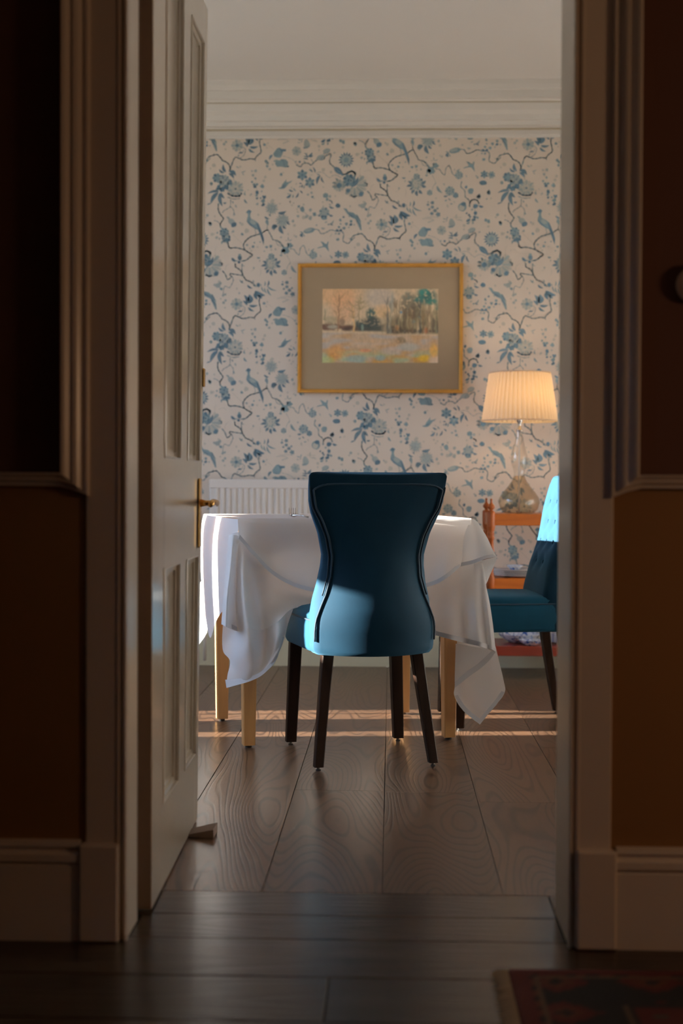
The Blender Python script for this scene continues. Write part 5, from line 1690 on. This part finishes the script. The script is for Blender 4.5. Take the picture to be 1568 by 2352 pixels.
t_.inputs[0].default_value = (0.80, 0.62, 0.40, 1)
mx_ = nt.nodes.new('ShaderNodeMixShader')
mx_.inputs[0].default_value = 0.45
nt.links.new(d_.outputs[0], mx_.inputs[1])
nt.links.new(t_.outputs[0], mx_.inputs[2])
nt.links.new(mx_.outputs[0], o_.inputs[0])
M['shade'] = ms
sho = sh.build('shade', ms, lamp, smooth=True)
for f, r0 in ((0.0, rb_), (1.0, rt_)):
    z_ = LZ + zb_ + (zt2 - zb_) * f
    MB().lathe([(r0 - 0.001, z_ - 0.003 - LZ), (r0 + 0.0025, z_ - 0.003 - LZ), (r0 + 0.0025, z_ + 0.003 - LZ), (r0 - 0.001, z_ + 0.003 - LZ), (r0 - 0.001, z_ - 0.003 - LZ)], (LX, LY, LZ), 64, cap=False).build('shade_rim', ms, sho, smooth=False)
bl = bpy.data.materials.new('lit_bulb')
bl.use_nodes = True
bb_ = bl.node_tree.nodes['Principled BSDF']
bb_.inputs['Emission Color'].default_value = (1.0, 0.62, 0.28, 1)
bb_.inputs['Emission Strength'].default_value = 12.0
bulb = MB().lathe([(0.012, 0), (0.014, 0.02), (0.026, 0.045), (0.028, 0.06), (0.022, 0.078), (0.008, 0.088), (0.001, 0.089)], (LX + 0.02, LY, LZ + lz(950)), 20).build('bulb', bl, lamp, smooth=True)
lp = bpy.data.lights.new('table_lamp_light', 'POINT')
lp.energy = 4.6
lp.color = (1.0, 0.66, 0.35)
lp.shadow_soft_size = 0.035
lo_ = bpy.data.objects.new('table_lamp_light', lp)
lo_.location = (LX + 0.02, LY, LZ + lz(915))
C.objects.link(lo_)
cb = MB()
cb.tube([tuple(at(1196, 1176, 6.87)), tuple(at(1203, 1186, 6.955)), tuple(at(1214, 1205, 6.985)), tuple(at(1222, 1218, 6.99)), tuple(at(1238, 1238, 6.99)), tuple(at(1262, 1262, 7.0)), tuple(at(1300, 1330, 7.04)), tuple(at(1330, 1420, 7.05)), tuple(at(1335, 1490, 7.04))], 0.003, 8)
tag(cb.build('power_cord', M['black'], None, smooth=True), 'thin black lamp cord hanging behind the trolley against the wallpaper', 'cord')

# ------------------------------------------------------------------ rug in the hall
rug = thing('persian_rug', 'dark red patterned rug with pale fringe in the hall at bottom right', 'rug', (0.9, 1.7, 0), world_parts=True)
nx_, ny_ = 150, 170
rx = np.linspace(0.215, 1.5, nx_)
ry = np.linspace(0.9, 2.628, ny_)
PX, PY = np.meshgrid(rx, ry)
m_rug, nt, b = new_mat('woven_rug')
va = nt.nodes.new('ShaderNodeVertexColor')
va.layer_name = 'weave'
nt.links.new(va.outputs[0], b.inputs['Base Color'])
b.inputs['Roughness'].default_value = 0.95
u_, v_ = PX - 0.215, 2.628 - PY
col = np.zeros((ny_, nx_, 3))
red, navy, rust, tan_ = np.array([0.075, 0.005, 0.004]), np.array([0.007, 0.006, 0.008]), np.array([0.085, 0.020, 0.008]), np.array([0.09, 0.05, 0.03])
edge = np.minimum(u_, v_)
col[:] = navy
per = lambda a, p: np.abs((a / p) % 1 - 0.5) * 2
dia = per(u_, 0.17) + per(v_, 0.15)
col[(dia < 0.75)] = red
col[(dia < 0.42)] = rust
col[(dia < 0.2)] = navy
inner = edge > 0.20
col[inner] = red
d2 = per(u_ + v_, 0.12) + per(u_ - v_, 0.16)
col[inner & (d2 < 0.6)] = rust * 0.7
col[inner & (d2 < 0.35)] = navy
col[inner & (d2 > 1.65)] = tan_ * 0.6
col[(edge < 0.035)] = red
col[(edge > 0.05) & (edge < 0.056)] = tan_
col[(edge > 0.18) & (edge < 0.20)] = navy
col[(edge > 0.186) & (edge < 0.192)] = tan_
bl_ = (edge > 0.035) & (edge < 0.05) & (per(u_ + v_, 0.05) < 0.5)
col[bl_] = rust
PZ = 0.010 + 0.0015 * np.sin(PX * 9) * np.sin(PY * 7)
PZ[0, :] = PZ[-1, :] = PZ[:, 0] = PZ[:, -1] = 0.001
rm = MB().grid(np.stack([PX, PY, PZ], -1))
rmo = rm.build('pile', m_rug, rug, smooth=True, fix=False)
ca = rmo.data.color_attributes.new('weave', 'FLOAT_COLOR', 'POINT')
ca.data.foreach_set('color', np.concatenate([col.reshape(-1, 3), np.ones((nx_ * ny_, 1))], 1).ravel())
fr_ = MB()
rr = random.Random(9)
y_ = 0.91
while y_ < 2.622:
    L_ = 0.020 + rr.random() * 0.010
    d_y = rr.uniform(-0.006, 0.006)
    fr_.tube([(0.219, y_, 0.006), (0.208, y_ + d_y * 0.4, 0.005), (0.216 - L_, y_ + d_y, 0.0025)], [0.0022, 0.002, 0.0012], 5)
    y_ += 0.0048
fr_.build('fringe', M['fringe'], rug, kind='stuff', fix=False, label='pale knotted fringe')

# round fitting on the hall wall at the right edge of the view
wl_ = thing('wall_light', 'round cream glass wall light on the dark hall wall at the right edge', 'lamp', (at(1600, 652, 2.66).x, 2.72, at(1600, 652, 2.66).z), world_parts=True)
cx_, cz_ = at(1599, 652, 2.765).x, at(1599, 652, 2.765).z
rings = []
for r_, y2 in ((0.012, 2.752), (0.026, 2.755), (0.033, 2.761), (0.035, 2.768), (0.035, 2.774), (0.030, 2.778)):
    rings.append([(cx_ + r_ * math.cos(2 * PI * j / 28), y2, cz_ + r_ * 1.05 * math.sin(2 * PI * j / 28)) for j in range(28)])
MB().loft(rings, True, True).build('globe', pmat('cream_globe', (0.75, 0.55, 0.36), 0.3), wl_, smooth=True)
MB().loft([[(cx_ + r_ * math.cos(2 * PI * j / 28), y2, cz_ + r_ * math.sin(2 * PI * j / 28)) for j in range(28)] for r_, y2 in ((0.030, 2.777), (0.034, 2.779), (0.036, 2.781), (0.036, 2.7835))], True, True).build('mounting', M['trim'], wl_, smooth=False)

for o in list(scene.objects):
    for k in ('_world', '_org'):
        if k in o:
            del o[k]
